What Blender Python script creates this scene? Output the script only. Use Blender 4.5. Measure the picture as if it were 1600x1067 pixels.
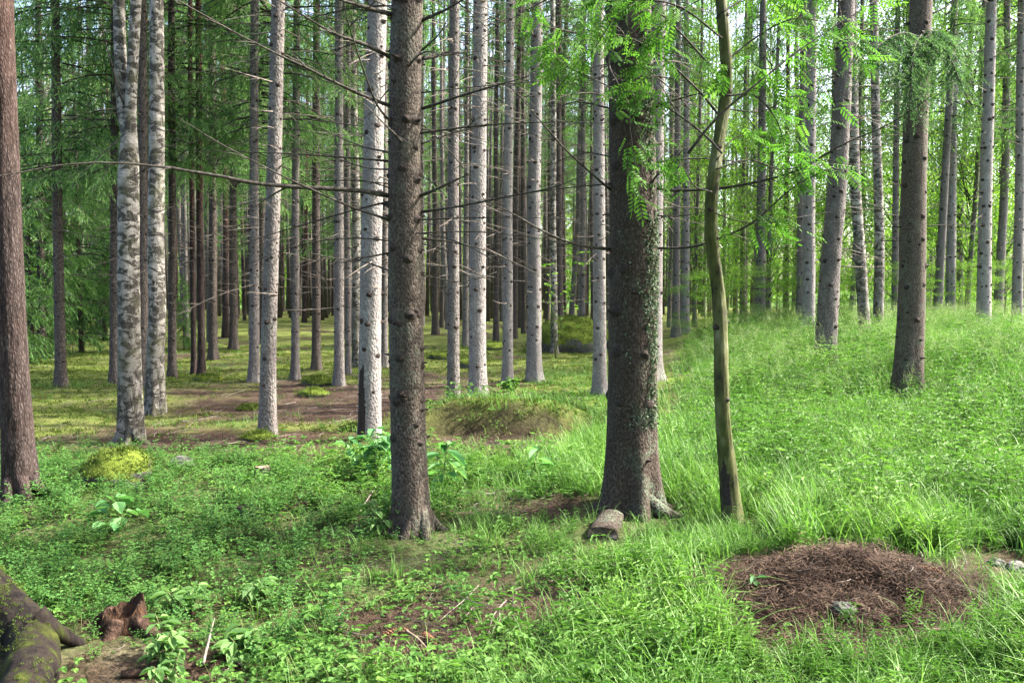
import bpy, math, random
import numpy as np
from math import radians, sin, cos, pi

for o in list(bpy.data.objects):
    bpy.data.objects.remove(o, do_unlink=True)
sc = bpy.context.scene
COL = sc.collection
random.seed(7)
RNG = np.random.default_rng(7)

# ------------------------------------------------------------------ camera
F_PX, CX, CY = 1350.0, 800.0, 533.5          # focal length and centre in photo pixels
PITCH = math.atan(83.5 / F_PX)
EYE = np.array([0.0, 0.0, 1.6])
cam_d = bpy.data.cameras.new('camera')
cam_d.sensor_width = 36.0
cam_d.lens = 36.0 * F_PX / 1600.0
cam_d.clip_start, cam_d.clip_end = 0.05, 2000.0
cam = bpy.data.objects.new('camera', cam_d)
COL.objects.link(cam)
cam.location = EYE
cam.rotation_euler = (pi / 2 - PITCH, 0, 0)
sc.camera = cam

# ------------------------------------------------------------------ light
SUN_AZ, SUN_EL = radians(78.0), radians(45.0)   # azimuth clockwise from +Y (view direction)
world = bpy.data.worlds.new('World')
sc.world = world
world.use_nodes = True
wn = world.node_tree
bg = wn.nodes.get('Background') or wn.nodes.new('ShaderNodeBackground')
sky = wn.nodes.new('ShaderNodeTexSky')
sky.sky_type = 'NISHITA'
sky.sun_disc = False
sky.sun_elevation = SUN_EL
sky.sun_rotation = SUN_AZ
sky.air_density = 0.7
sky.dust_density = 5.0
sky.ozone_density = 0.6
wn.links.new(sky.outputs[0], bg.inputs[0])
bg.inputs[1].default_value = 0.15
sun_d = bpy.data.lights.new('sun', 'SUN')
sun_d.energy = 3.1
sun_d.angle = radians(0.6)
sun_d.color = (1.0, 0.93, 0.82)
sun = bpy.data.objects.new('sun', sun_d)
COL.objects.link(sun)
sd = np.array([sin(SUN_AZ) * cos(SUN_EL), cos(SUN_AZ) * cos(SUN_EL), sin(SUN_EL)])
from mathutils import Vector
sun.rotation_euler = Vector(-sd).to_track_quat('-Z', 'Y').to_euler()
sun.location = (-20, 10, 40)

sc.view_settings.view_transform = 'Standard'
sc.view_settings.look = 'None'
sc.view_settings.gamma = 1.0
sc.view_settings.exposure = 2.6
sc.render.engine = 'CYCLES'
sc.cycles.max_bounces = 8
sc.cycles.diffuse_bounces = 4
sc.cycles.glossy_bounces = 2
sc.cycles.transmission_bounces = 4
sc.cycles.transparent_max_bounces = 4
sc.cycles.sample_clamp_indirect = 6.0

# ------------------------------------------------------------------ helpers
def _h(ix, iy, iz, s):
    with np.errstate(over='ignore'):
        h = (ix.astype(np.int64) * 374761393 + iy.astype(np.int64) * 668265263 + iz.astype(np.int64) * 2147483647 + s * 974711) & 0xFFFFFFFF
        h = ((h ^ (h >> 13)) * 1274126177) & 0xFFFFFFFF
        h = (h ^ (h >> 16)) & 0xFFFF
    return h / 32767.5 - 1.0

def vnoise(x, y, z=0.0, s=0):
    x, y, z = np.broadcast_arrays(np.asarray(x, float), np.asarray(y, float), np.asarray(z, float))
    ix, iy, iz = np.floor(x), np.floor(y), np.floor(z)
    fx, fy, fz = x - ix, y - iy, z - iz
    fx, fy, fz = [t * t * (3 - 2 * t) for t in (fx, fy, fz)]
    out = 0
    for a in (0, 1):
        for b in (0, 1):
            for c in (0, 1):
                w = (fx if a else 1 - fx) * (fy if b else 1 - fy) * (fz if c else 1 - fz)
                out = out + w * _h(ix + a, iy + b, iz + c, s)
    return out

def fbm(x, y, z=0.0, s=0, o=4):
    r, a, f = 0, 1.0, 1.0
    for k in range(o):
        r = r + a * vnoise(np.asarray(x) * f, np.asarray(y) * f, np.asarray(z) * f, s + k)
        a *= 0.5
        f *= 2.03
    return r / 1.9

def sstep(a, b, x):
    t = np.clip((np.asarray(x, float) - a) / (b - a), 0, 1)
    return t * t * (3 - 2 * t)

def terrain(x, y):
    x, y = np.asarray(x, float), np.asarray(y, float)
    r = 0.62 * sstep(1.0, 8.0, x) * sstep(5.0, 15.0, y) * (1 - 0.75 * sstep(20, 34, y))
    hx, hy = x + 0.12 + 0.10 * np.sin(y * 5), y - 9.1 + 0.12 * np.sin(x * 4.3 + 1)
    r = r + 0.36 * np.exp(-(hx / 1.0) ** 4) * sstep(-0.12, 0.22, hy) * np.exp(-(np.maximum(hy - 0.25, 0) / 1.1) ** 2)   # mossy hump with a steep front
    r = r + 0.12 * np.exp(-((x - 1.8) / 0.75) ** 2 - ((y - 4.6) / 0.55) ** 2)    # under the needle mound
    n = 0.09 * fbm(x * 0.45, y * 0.45, s=3, o=3) + 0.035 * fbm(x * 1.9, y * 1.9, s=9, o=3)
    fade = sstep(90, 40, y)
    return r + n * (0.25 + 0.75 * fade)

cp, sp_ = cos(PITCH), sin(PITCH)
FWD, UP, RIGHT = np.array([0, cp, -sp_]), np.array([0, sp_, cp]), np.array([1.0, 0, 0])

def ray(px, py):
    d = RIGHT * ((px - CX) / F_PX) + UP * ((CY - py) / F_PX) + FWD
    return d / d[1]                        # unit step in +Y

def at(px, py, y):                         # point on the sight line at world distance y
    return EYE + ray(px, py) * y

def ground_hit(px, py, ymax=140.0):
    d = ray(px, py)
    t = np.linspace(1.5, ymax, 8000)
    P = EYE[None] + d[None] * t[:, None]
    below = P[:, 2] < terrain(P[:, 0], P[:, 1])
    i = np.argmax(below) if below.any() else len(t) - 1
    return np.array([P[i, 0], P[i, 1], float(terrain(P[i, 0], P[i, 1]))])

def to_px(x, y, z):
    v = np.stack([x - EYE[0], y - EYE[1], z - EYE[2]], -1)
    dz = v @ FWD
    dz = np.where(dz < 0.2, 0.2, dz)
    return CX + F_PX * (v @ RIGHT) / dz, CY - F_PX * (v @ UP) / dz

class MB:
    """Collects vertices and faces, builds them as one mesh object."""
    def __init__(s):
        s.V, s.Q, s.T, s.qm, s.tm, s.R, s.n = [], [], [], [], [], [], 0
    def add(s, V, Q=None, T=None, m=0, rnd=None):
        V = np.asarray(V, float).reshape(-1, 3)
        s.V.append(V)
        if rnd is None:
            rnd = 0.5
        s.R.append(np.broadcast_to(np.asarray(rnd, float), (len(V),)))
        if Q is not None and len(Q):
            Q = np.asarray(Q, int).reshape(-1, 4)
            s.Q.append(Q + s.n)
            s.qm.append(np.broadcast_to(np.asarray(m, int), (len(Q),)))
        if T is not None and len(T):
            T = np.asarray(T, int).reshape(-1, 3)
            s.T.append(T + s.n)
            s.tm.append(np.broadcast_to(np.asarray(m, int), (len(T),)))
        s.n += len(V)
    def arrays(s):
        V = np.concatenate(s.V)
        Q = np.concatenate(s.Q) if s.Q else np.zeros((0, 4), int)
        T = np.concatenate(s.T) if s.T else np.zeros((0, 3), int)
        qm = np.concatenate(s.qm) if s.qm else np.zeros(0, int)
        tm = np.concatenate(s.tm) if s.tm else np.zeros(0, int)
        return V, Q, T, qm, tm, np.concatenate(s.R)
    def mesh(s, name, mats, smooth=True):
        V, Q, T, qm, tm, R = s.arrays()
        me = bpy.data.meshes.new(name)
        nl = Q.size + T.size
        me.vertices.add(len(V))
        me.vertices.foreach_set('co', V.astype(np.float32).ravel())
        me.loops.add(nl)
        me.loops.foreach_set('vertex_index', np.concatenate([Q.ravel(), T.ravel()]).astype(np.int32))
        me.polygons.add(len(Q) + len(T))
        ls = np.concatenate([np.arange(len(Q)) * 4, Q.size + np.arange(len(T)) * 3]).astype(np.int32)
        me.polygons.foreach_set('loop_start', ls)
        me.polygons.foreach_set('material_index', np.concatenate([qm, tm]).astype(np.int32))
        me.update(calc_edges=True)
        me.polygons.foreach_set('use_smooth', np.full(len(Q) + len(T), smooth))
        at_ = me.attributes.new('rnd', 'FLOAT', 'POINT')
        at_.data.foreach_set('value', R.astype(np.float32))
        for m in (mats if isinstance(mats, (list, tuple)) else [mats]):
            me.materials.append(m)
        return me
    def build(s, name, mats, parent=None, smooth=True):
        return link(name, s.mesh(name, mats, smooth), parent)

def link(name, data, parent=None, loc=None):
    o = bpy.data.objects.new(name, data)
    COL.objects.link(o)
    if parent is not None:
        o.parent = parent
    if loc is not None:
        o.location = loc
    return o

def tag(o, label=None, cat=None, group=None, kind=None):
    for k, v in (('label', label), ('category', cat), ('group', group), ('kind', kind)):
        if v:
            o[k] = v
    return o

def thing(name, label, cat, loc, rotz=0.0, group=None):
    o = link(name, None, None, loc)
    o.empty_display_size = 0.2
    o.rotation_euler = (0, 0, rotz)
    return tag(o, label, cat, group)

def norm(v):
    v = np.asarray(v, float)
    return v / (np.linalg.norm(v, axis=-1, keepdims=True) + 1e-12)

def tube_arrays(P, r, n=6, cap=True):
    P, r = np.asarray(P, float), np.broadcast_to(np.asarray(r, float), (len(P),))
    t = norm(np.gradient(P, axis=0))
    a = np.abs(norm(P[-1] - P[0]))
    ref = np.eye(3)[int(np.argmin(a))]
    u = norm(np.cross(t, ref))
    v = np.cross(t, u)
    th = np.arange(n) / n * 2 * pi
    V = P[:, None] + r[:, None, None] * (np.cos(th)[None, :, None] * u[:, None] + np.sin(th)[None, :, None] * v[:, None])
    k = len(P)
    i = np.arange(k - 1)[:, None] * n
    j = np.arange(n)[None]
    j2 = (j + 1) % n
    Q = np.stack([i + j, i + j2, i + n + j2, i + n + j], -1).reshape(-1, 4)
    V = V.reshape(-1, 3)
    T = None
    if cap:
        V = np.concatenate([V, P[:1], P[-1:]])
        c0, c1 = k * n, k * n + 1
        jj = np.arange(n)
        T = np.concatenate([np.stack([np.full(n, c0), (jj + 1) % n, jj], -1),
                            np.stack([np.full(n, c1), (k - 1) * n + jj, (k - 1) * n + (jj + 1) % n], -1)])
    return V, Q, T

def add_tube(mb, P, r, n=6, m=0, rnd=0.5, cap=True):
    V, Q, T = tube_arrays(P, r, n, cap)
    mb.add(V, Q, T, m, rnd)

def spline(C, n):
    C = np.asarray(C, float)
    if len(C) == 2:
        t = np.linspace(0, 1, n)[:, None]
        return C[0] * (1 - t) + C[1] * t
    d = np.r_[0, np.cumsum(np.linalg.norm(np.diff(C, axis=0), axis=1))]
    A = np.vstack([2 * C[0] - C[1], C, 2 * C[-1] - C[-2]])
    out = []
    for q in np.linspace(0, d[-1] - 1e-9, n):
        i = min(np.searchsorted(d, q, 'right') - 1, len(C) - 2)
        t = (q - d[i]) / (d[i + 1] - d[i])
        p0, p1, p2, p3 = A[i], A[i + 1], A[i + 2], A[i + 3]
        out.append(0.5 * ((2 * p1) + (-p0 + p2) * t + (2 * p0 - 5 * p1 + 4 * p2 - p3) * t * t + (-p0 + 3 * p1 - 3 * p2 + p3) * t ** 3))
    return np.array(out)

def rots(yaw, tilt, roll=None):
    """Rz(yaw) @ Rx(tilt) @ Ry(roll), vectorised."""
    yaw, tilt = np.broadcast_arrays(np.asarray(yaw, float), np.asarray(tilt, float))
    roll = np.zeros_like(yaw) if roll is None else np.broadcast_to(np.asarray(roll, float), yaw.shape)
    o, z = np.ones_like(yaw), np.zeros_like(yaw)
    cy, sy, ct, st, cr, sr = np.cos(yaw), np.sin(yaw), np.cos(tilt), np.sin(tilt), np.cos(roll), np.sin(roll)
    Rz = np.stack([np.stack([cy, -sy, z], -1), np.stack([sy, cy, z], -1), np.stack([z, z, o], -1)], -2)
    Rx = np.stack([np.stack([o, z, z], -1), np.stack([z, ct, -st], -1), np.stack([z, st, ct], -1)], -2)
    Ry = np.stack([np.stack([cr, z, sr], -1), np.stack([z, o, z], -1), np.stack([-sr, z, cr], -1)], -2)
    return Rz @ Rx @ Ry

def scatter(mb, tpl, pos, R, scale, rnd=None, m=None):
    """Copies a template (V,Q,T,qm,tm,R arrays) to every position inside one mesh."""
    V, Q, T, qm, tm, vr = tpl
    n, k = len(pos), len(V)
    if n == 0:
        return
    scale = np.asarray(scale, float)
    S = scale[:, None, None] if scale.ndim == 1 else scale[:, None, :]
    W = np.einsum('nij,nkj->nki', R, V[None] * S) + pos[:, None]
    off = (np.arange(n) * k)[:, None, None]
    rr = vr[None] + np.zeros((n, 1)) if rnd is None else vr[None] * 0.5 + np.asarray(rnd)[:, None] * 0.5
    base = mb.n
    mb.V.append(W.reshape(-1, 3))
    mb.R.append(rr.ravel())
    if len(Q):
        mb.Q.append((Q[None] + off).reshape(-1, 4) + base)
        mb.qm.append(np.tile(qm, n) if m is None else np.full(n * len(Q), m))
    if len(T):
        mb.T.append((T[None] + off).reshape(-1, 3) + base)
        mb.tm.append(np.tile(tm, n) if m is None else np.full(n * len(T), m))
    mb.n += n * k

# ------------------------------------------------------------------ materials
class NT:
    def __init__(s, name):
        s.m = bpy.data.materials.new(name)
        s.m.use_nodes = True
        s.t = s.m.node_tree
        s.t.nodes.clear()
        s.out = s.t.nodes.new('ShaderNodeOutputMaterial')
    def n(s, typ, **kw):
        nd = s.t.nodes.new('ShaderNode' + typ)
        for k, v in kw.items():
            if k.startswith('i_'):
                key = k[2:].replace('_', ' ')
                key = int(key) if key.isdigit() else key
                s.set(nd.inputs[key], v)
            else:
                setattr(nd, k, v)
        return nd
    def set(s, sock, v):
        if isinstance(v, bpy.types.NodeSocket):
            s.t.links.new(v, sock)
        elif isinstance(v, bpy.types.Node):
            s.t.links.new(v.outputs[0], sock)
        else:
            if isinstance(v, tuple) and len(v) == 3 and sock.type == 'RGBA':
                v = (*v, 1)
            sock.default_value = v
    def coords(s, scale=(1, 1, 1)):
        tc = s.n('TexCoord')
        mp = s.n('Mapping')
        s.t.links.new(tc.outputs['Object'], mp.inputs[0])
        mp.inputs['Scale'].default_value = scale
        return mp.outputs[0]
    def noise(s, vec, scale, detail=4, rough=0.55, dist=0.0):
        nd = s.n('TexNoise', i_Scale=scale, i_Detail=detail, i_Roughness=rough, i_Distortion=dist)
        s.set(nd.inputs['Vector'], vec)
        return nd.outputs[0]
    def voronoi(s, vec, scale, feature='F1', rand=1.0):
        nd = s.n('TexVoronoi', feature=feature)
        nd.inputs['Scale'].default_value = scale
        nd.inputs['Randomness'].default_value = rand
        s.set(nd.inputs['Vector'], vec)
        return nd
    def ramp(s, fac, stops, interp='LINEAR'):
        nd = s.n('ValToRGB')
        cr = nd.color_ramp
        cr.interpolation = interp
        while len(cr.elements) < len(stops):
            cr.elements.new(0.5)
        for e, (p, c) in zip(cr.elements, stops):
            e.position = p
            e.color = (*c, 1) if isinstance(c, tuple) else (c, c, c, 1)
        s.set(nd.inputs[0], fac)
        return nd.outputs[0]
    def mix(s, fac, a, b, blend='MIX'):
        nd = s.n('MixRGB', blend_type=blend)
        s.set(nd.inputs[0], fac)
        s.set(nd.inputs[1], a)
        s.set(nd.inputs[2], b)
        return nd.outputs[0]
    def math(s, op, a, b=0.0):
        nd = s.n('Math', operation=op)
        s.set(nd.inputs[0], a)
        s.set(nd.inputs[1], b)
        return nd.outputs[0]
    def bump(s, h, strength=0.5, dist=0.01, normal=None):
        nd = s.n('Bump', i_Strength=strength, i_Distance=dist)
        s.set(nd.inputs['Height'], h)
        if normal is not None:
            s.set(nd.inputs['Normal'], normal)
        return nd.outputs[0]
    def attr(s, name):
        return s.n('Attribute', attribute_name=name).outputs['Fac']
    def principled(s, color, rough=0.8, spec=0.3, normal=None):
        p = s.n('BsdfPrincipled')
        s.set(p.inputs['Base Color'], color)
        s.set(p.inputs['Roughness'], rough)
        s.set(p.inputs['Specular IOR Level'], spec)
        if normal is not None:
            s.set(p.inputs['Normal'], normal)
        return p.outputs[0]
    def done(s, shader):
        s.t.links.new(shader, s.out.inputs[0])
        return s.m

def leaf_mat(name, c0, c1, c2, trans=0.45, rough=0.6, spec=0.2, warm=(0.98, 1.12, 0.6), objvar=0.0):
    t = NT(name)
    f = t.attr('rnd')
    if objvar:
        oi = t.n('ObjectInfo')
        f = t.math('ADD', f, t.math('MULTIPLY', t.math('SUBTRACT', oi.outputs['Random'], 0.5), objvar))
    col = t.ramp(f, [(0.05, c0), (0.5, c1), (0.95, c2)])
    p = t.principled(col, rough, spec)
    tr = t.n('BsdfTranslucent')
    t.set(tr.inputs['Color'], t.mix(1.0, col, warm, 'MULTIPLY'))
    mx = t.n('MixShader')
    mx.inputs[0].default_value = trans
    t.t.links.new(p, mx.inputs[1])
    t.t.links.new(tr.outputs[0], mx.inputs[2])
    return t.done(mx.outputs[0])

def bark_spruce(name, dark, mid, light, lichen=None, lichen_amt=0.5, scale=1.0, side_lichen=False, relief=0.012):
    t = NT(name)
    v = t.coords((1, 1, 0.7))
    oi = t.n('ObjectInfo')
    big = t.noise(v, 3.0, 4)
    fine = t.noise(v, 55 * scale, 5, 0.6)
    vo = t.voronoi(v, 62 * scale)
    col = t.ramp(t.math('ADD', t.math('MULTIPLY', fine, 0.65), t.math('MULTIPLY', vo.outputs['Distance'], 0.45)),
                 [(0.28, dark), (0.52, mid), (0.78, light)])
    col = t.mix(t.ramp(big, [(0.35, 0.0), (0.7, 0.55)]), col, mid)
    if lichen:
        ln = t.noise(v, 7.0, 6, 0.68)
        ln2 = t.noise(v, 70.0, 3, 0.6)
        f = t.math('MULTIPLY', t.ramp(ln, [(0.5, 0.0), (0.6, 1.0)]), t.ramp(ln2, [(0.42, 0.0), (0.52, 1.0)]))
        if side_lichen:
            sx = t.n('SeparateXYZ')
            tc = t.n('TexCoord')
            t.t.links.new(tc.outputs['Object'], sx.inputs[0])
            side = t.ramp(t.math('ADD', t.math('MULTIPLY', sx.outputs[0], 3.0), 0.5), [(0.35, 0.12), (0.9, 1.0)])
            f = t.math('MULTIPLY', f, side)
        col = t.mix(t.math('MULTIPLY', f, lichen_amt), col, lichen)
    hv = t.n('HueSaturation')
    t.set(hv.inputs['Color'], col)
    t.set(hv.inputs['Value'], t.math('ADD', t.math('MULTIPLY', oi.outputs['Random'], 0.35), 0.82))
    h = t.math('ADD', t.math('MULTIPLY', vo.outputs['Distance'], -0.9), fine)
    nm = t.bump(h, 0.85, relief)
    return t.done(t.principled(hv.outputs[0], 0.85, 0.2, nm))

def bark_pine(name):
    t = NT(name)
    v = t.coords((1, 1, 0.22))
    n1 = t.noise(v, 34, 7, 0.68, 0.4)
    n2 = t.noise(t.coords((1, 1, 0.5)), 9, 5, 0.6)
    vo = t.voronoi(t.coords((1, 1, 0.35)), 60, 'DISTANCE_TO_EDGE')
    f = t.math('ADD', t.math('MULTIPLY', n1, 0.8), t.math('MULTIPLY', vo.outputs['Distance'], 0.5))
    col = t.ramp(f, [(0.3, (0.009, 0.007, 0.006)), (0.46, (0.038, 0.028, 0.026)), (0.72, (0.11, 0.088, 0.082))])
    col = t.mix(t.ramp(n2, [(0.45, 0.0), (0.7, 0.5)]), col, (0.055, 0.036, 0.031))
    sx = t.n('SeparateXYZ')
    tc = t.n('TexCoord')
    t.t.links.new(tc.outputs['Object'], sx.inputs[0])
    up = t.ramp(t.math('MULTIPLY', sx.outputs[2], 0.1), [(0.22, 0.0), (0.75, 1.0)])
    red = t.ramp(n1, [(0.3, (0.05, 0.022, 0.014)), (0.7, (0.18, 0.085, 0.055))])
    col = t.mix(t.math('MULTIPLY', up, 0.75), col, red)
    nm = t.bump(f, 1.0, 0.025)
    return t.done(t.principled(col, 0.9, 0.15, nm))

def bark_birch(name):
    t = NT(name)
    v = t.coords((1, 1, 1))
    vb = t.coords((1.2, 1.2, 7.0))
    white = t.ramp(t.noise(v, 9, 4), [(0.3, (0.16, 0.15, 0.13)), (0.7, (0.39, 0.372, 0.34))])
    lines = t.ramp(t.noise(vb, 9, 5, 0.6), [(0.38, 1.0), (0.48, 0.0)])
    patch = t.ramp(t.noise(t.coords((2.6, 2.6, 4.2)), 2.9, 6, 0.66, 0.8), [(0.485, 0.0), (0.535, 1.0)])
    fiss = t.ramp(t.noise(t.coords((4, 4, 0.9)), 4.5, 5, 0.6), [(0.52, 0.0), (0.6, 1.0)])
    sx = t.n('SeparateXYZ')
    tc = t.n('TexCoord')
    t.t.links.new(tc.outputs['Object'], sx.inputs[0])
    low = t.ramp(t.math('ADD', t.math('MULTIPLY', sx.outputs[2], 0.3), t.math('MULTIPLY', t.noise(t.coords((5, 5, 1.2)), 3, 5), 0.7)),
                 [(0.35, 1.0), (0.95, 0.0)])
    dk = t.ramp(t.noise(t.coords((1, 1, 0.4)), 40, 5), [(0.35, (0.015, 0.013, 0.011)), (0.7, (0.075, 0.07, 0.056))])
    col = t.mix(t.math('MULTIPLY', lines, 0.3), white, (0.06, 0.056, 0.048))
    col = t.mix(t.math('MULTIPLY', patch, 0.95), col, dk)
    col = t.mix(t.math('MULTIPLY', fiss, t.math('MULTIPLY', low, 0.95)), col, dk)
    col = t.mix(t.math('MULTIPLY', low, 0.45), col, dk)
    moss = t.ramp(t.noise(v, 6, 5), [(0.5, 0.0), (0.66, 0.6)])
    col = t.mix(moss, col, (0.075, 0.08, 0.035))
    nm = t.bump(t.math('ADD', t.noise(vb, 14, 5), t.math('ADD', t.math('MULTIPLY', patch, -0.6), t.math('MULTIPLY', fiss, -0.6))), 0.8, 0.015)
    return t.done(t.principled(col, 0.75, 0.25, nm))

def simple_mat(name, stops, scale=20, rough=0.85, spec=0.2, vec=(1, 1, 1), bump=0.5, dist=0.01, attr=None, detail=5):
    t = NT(name)
    n = t.noise(t.coords(vec), scale, detail, 0.62)
    f = n if not attr else t.math('ADD', t.math('MULTIPLY', n, 0.4), t.math('MULTIPLY', t.attr(attr), 0.6))
    return t.done(t.principled(t.ramp(f, stops), rough, spec, t.bump(n, bump, dist)))

M = {}
M['bark_main'] = bark_spruce('bark_brown_spruce', (0.016, 0.012, 0.009), (0.05, 0.040, 0.032), (0.14, 0.115, 0.096), (0.12, 0.145, 0.11), 0.35, 1.25, relief=0.007)
M['bark_big'] = bark_spruce('bark_lichen_spruce', (0.012, 0.009, 0.007), (0.035, 0.026, 0.020), (0.088, 0.070, 0.057), (0.12, 0.16, 0.11), 0.75, 1.25, True, 0.007)
M['bark_pale'] = bark_spruce('bark_pale_spruce', (0.085, 0.077, 0.073), (0.16, 0.148, 0.142), (0.24, 0.224, 0.216), (0.40, 0.42, 0.38), 0.35, 0.8)
M['bark_grey'] = bark_spruce('bark_grey_spruce', (0.048, 0.041, 0.038), (0.108, 0.096, 0.090), (0.195, 0.177, 0.168), (0.28, 0.30, 0.26), 0.3, 0.8)
M['bark_dim'] = bark_spruce('bark_dark_spruce', (0.022, 0.018, 0.015), (0.058, 0.048, 0.042), (0.13, 0.11, 0.098), None, 0, 0.7)
M['bark_pine'] = bark_pine('bark_pine')
M['bark_birch'] = bark_birch('bark_birch')
M['bark_rowan'] = simple_mat('bark_rowan', [(0.34, (0.012, 0.011, 0.006)), (0.46, (0.045, 0.052, 0.014)), (0.58, (0.08, 0.09, 0.028)), (0.74, (0.15, 0.155, 0.095))], 11, 0.75, 0.25, (1, 1, 0.45), 0.7, 0.015)
M['knot'] = simple_mat('knot_dark', [(0.3, (0.012, 0.009, 0.008)), (0.7, (0.05, 0.038, 0.032))], 60)
M['deadwood'] = simple_mat('dead_branch_dark', [(0.3, (0.02, 0.017, 0.014)), (0.55, (0.05, 0.045, 0.038)), (0.8, (0.13, 0.14, 0.11))], 40)
M['deadgrey'] = simple_mat('dead_twig_grey', [(0.3, (0.06, 0.05, 0.043)), (0.7, (0.22, 0.19, 0.165))], 30)
M['needle'] = leaf_mat('spruce_needles', (0.04, 0.095, 0.034), (0.09, 0.19, 0.064), (0.17, 0.30, 0.105), 0.55, 0.6, 0.18, objvar=0.35)
M['needle_near'] = leaf_mat('spruce_needles_near', (0.022, 0.06, 0.03), (0.06, 0.135, 0.06), (0.13, 0.24, 0.10), 0.42, 0.5, 0.25)
M['needle_light'] = leaf_mat('spruce_needles_light', (0.03, 0.078, 0.034), (0.09, 0.19, 0.07), (0.22, 0.36, 0.135), 0.52, 0.6, 0.18)
M['broad'] = leaf_mat('broad_leaves', (0.06, 0.14, 0.025), (0.125, 0.245, 0.04), (0.22, 0.36, 0.07), 0.55, 0.6, 0.18, objvar=0.3)
M['rowan_leaf'] = leaf_mat('rowan_leaves', (0.04, 0.12, 0.02), (0.075, 0.19, 0.03), (0.13, 0.27, 0.05), 0.5, 0.6, 0.18)
M['bilberry'] = leaf_mat('bilberry_leaves', (0.032, 0.098, 0.022), (0.068, 0.175, 0.04), (0.13, 0.265, 0.065), 0.4, 0.6, 0.18)
M['herb'] = leaf_mat('herb_leaves', (0.034, 0.098, 0.018), (0.078, 0.178, 0.032), (0.15, 0.275, 0.055), 0.42, 0.6, 0.18)
M['raspberry'] = leaf_mat('raspberry_leaves', (0.055, 0.13, 0.036), (0.10, 0.205, 0.058), (0.16, 0.28, 0.09), 0.4, 0.6, 0.18)
M['hazel'] = leaf_mat('hazel_leaves', (0.045, 0.14, 0.05), (0.085, 0.22, 0.075), (0.15, 0.32, 0.11), 0.4, 0.6, 0.18)
M['grass'] = leaf_mat('grass_blades', (0.04, 0.115, 0.026), (0.095, 0.215, 0.042), (0.19, 0.33, 0.085), 0.42, 0.5, 0.24)
M['panicle'] = leaf_mat('grass_panicles', (0.2, 0.27, 0.12), (0.30, 0.37, 0.19), (0.42, 0.47, 0.28), 0.35, 0.6, 0.3)
M['moss'] = leaf_mat('moss_tips', (0.04, 0.07, 0.012), (0.078, 0.118, 0.02), (0.145, 0.185, 0.036), 0.25, 0.8, 0.15, (1.1, 1.1, 0.6))
M['drystraw'] = simple_mat('dry_needles', [(0.2, (0.014, 0.009, 0.006)), (0.5, (0.05, 0.03, 0.02)), (0.85, (0.18, 0.125, 0.085))], 30, attr='rnd')
M['stem'] = simple_mat('plant_stems', [(0.3, (0.05, 0.07, 0.02)), (0.7, (0.12, 0.15, 0.05))], 30)
M['farleaf'] = leaf_mat('far_leaves', (0.06, 0.13, 0.02), (0.13, 0.24, 0.035), (0.24, 0.36, 0.06), 0.5, 0.6, 0.18)

def ground_mat():
    t = NT('forest_floor')
    v = t.coords()
    fine = t.noise(v, 38, 6, 0.7)
    mid = t.noise(v, 4.5, 5, 0.6)
    pale = t.noise(v, 1.7, 6, 0.7)
    brown = t.ramp(t.math('ADD', t.math('MULTIPLY', fine, 0.7), t.math('MULTIPLY', mid, 0.3)),
                   [(0.3, (0.010, 0.007, 0.005)), (0.5, (0.042, 0.028, 0.021)), (0.72, (0.12, 0.085, 0.064))])
    brown = t.mix(t.math('MULTIPLY', t.ramp(pale, [(0.5, 0.0), (0.68, 1.0)]), t.ramp(fine, [(0.4, 0.0), (0.6, 0.8)])), brown, (0.19, 0.145, 0.11))  # pale straw patches, also painting sunlit areas into the brown litter
    moss = t.ramp(t.math('ADD', t.math('MULTIPLY', fine, 0.5), t.math('MULTIPLY', mid, 0.5)),
                  [(0.3, (0.035, 0.06, 0.012)), (0.48, (0.11, 0.165, 0.025)), (0.7, (0.235, 0.28, 0.05))])
    green = t.ramp(fine, [(0.3, (0.03, 0.065, 0.015)), (0.7, (0.09, 0.17, 0.035))])
    col = t.mix(t.attr('moss'), brown, moss)
    col = t.mix(t.attr('green'), col, green)
    col = t.mix(t.attr('soil'), col, t.ramp(fine, [(0.35, (0.006, 0.004, 0.003)), (0.7, (0.035, 0.024, 0.018))]))
    nm = t.bump(fine, 0.8, 0.03)
    return t.done(t.principled(col, 0.95, 0.1, nm))
M['ground'] = ground_mat()

def moss_rock_mat(name, moss_lo=0.35):
    t = NT(name)
    v = t.coords()
    fine = t.noise(v, 45, 5, 0.7)
    mid = t.noise(v, 5, 4, 0.6)
    rock = t.ramp(t.noise(v, 20, 6, 0.7), [(0.3, (0.04, 0.038, 0.036)), (0.7, (0.16, 0.155, 0.15))])
    moss = t.ramp(t.math('ADD', t.math('MULTIPLY', fine, 0.55), t.math('MULTIPLY', mid, 0.45)),
                  [(0.3, (0.035, 0.06, 0.010)), (0.5, (0.10, 0.14, 0.02)), (0.72, (0.185, 0.235, 0.04))])
    g = t.n('NewGeometry')
    sx = t.n('SeparateXYZ')
    t.t.links.new(g.outputs['Normal'], sx.inputs[0])
    f = t.ramp(t.math('ADD', t.math('MULTIPLY', sx.outputs[2], 0.6), t.math('MULTIPLY', mid, 0.6)), [(moss_lo, 0.0), (moss_lo + 0.12, 1.0)])
    return t.done(t.principled(t.mix(f, rock, moss), 0.95, 0.1, t.bump(fine, 0.9, 0.03)))
M['mossrock'] = moss_rock_mat('moss_on_rock')
M['rock'] = simple_mat('grey_stone', [(0.3, (0.04, 0.038, 0.037)), (0.7, (0.14, 0.135, 0.13))], 18, 0.8, 0.3)
M['cutwood'] = simple_mat('weathered_cut_wood', [(0.3, (0.10, 0.07, 0.05)), (0.7, (0.30, 0.23, 0.17))], 25, 0.85, 0.2)
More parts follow.
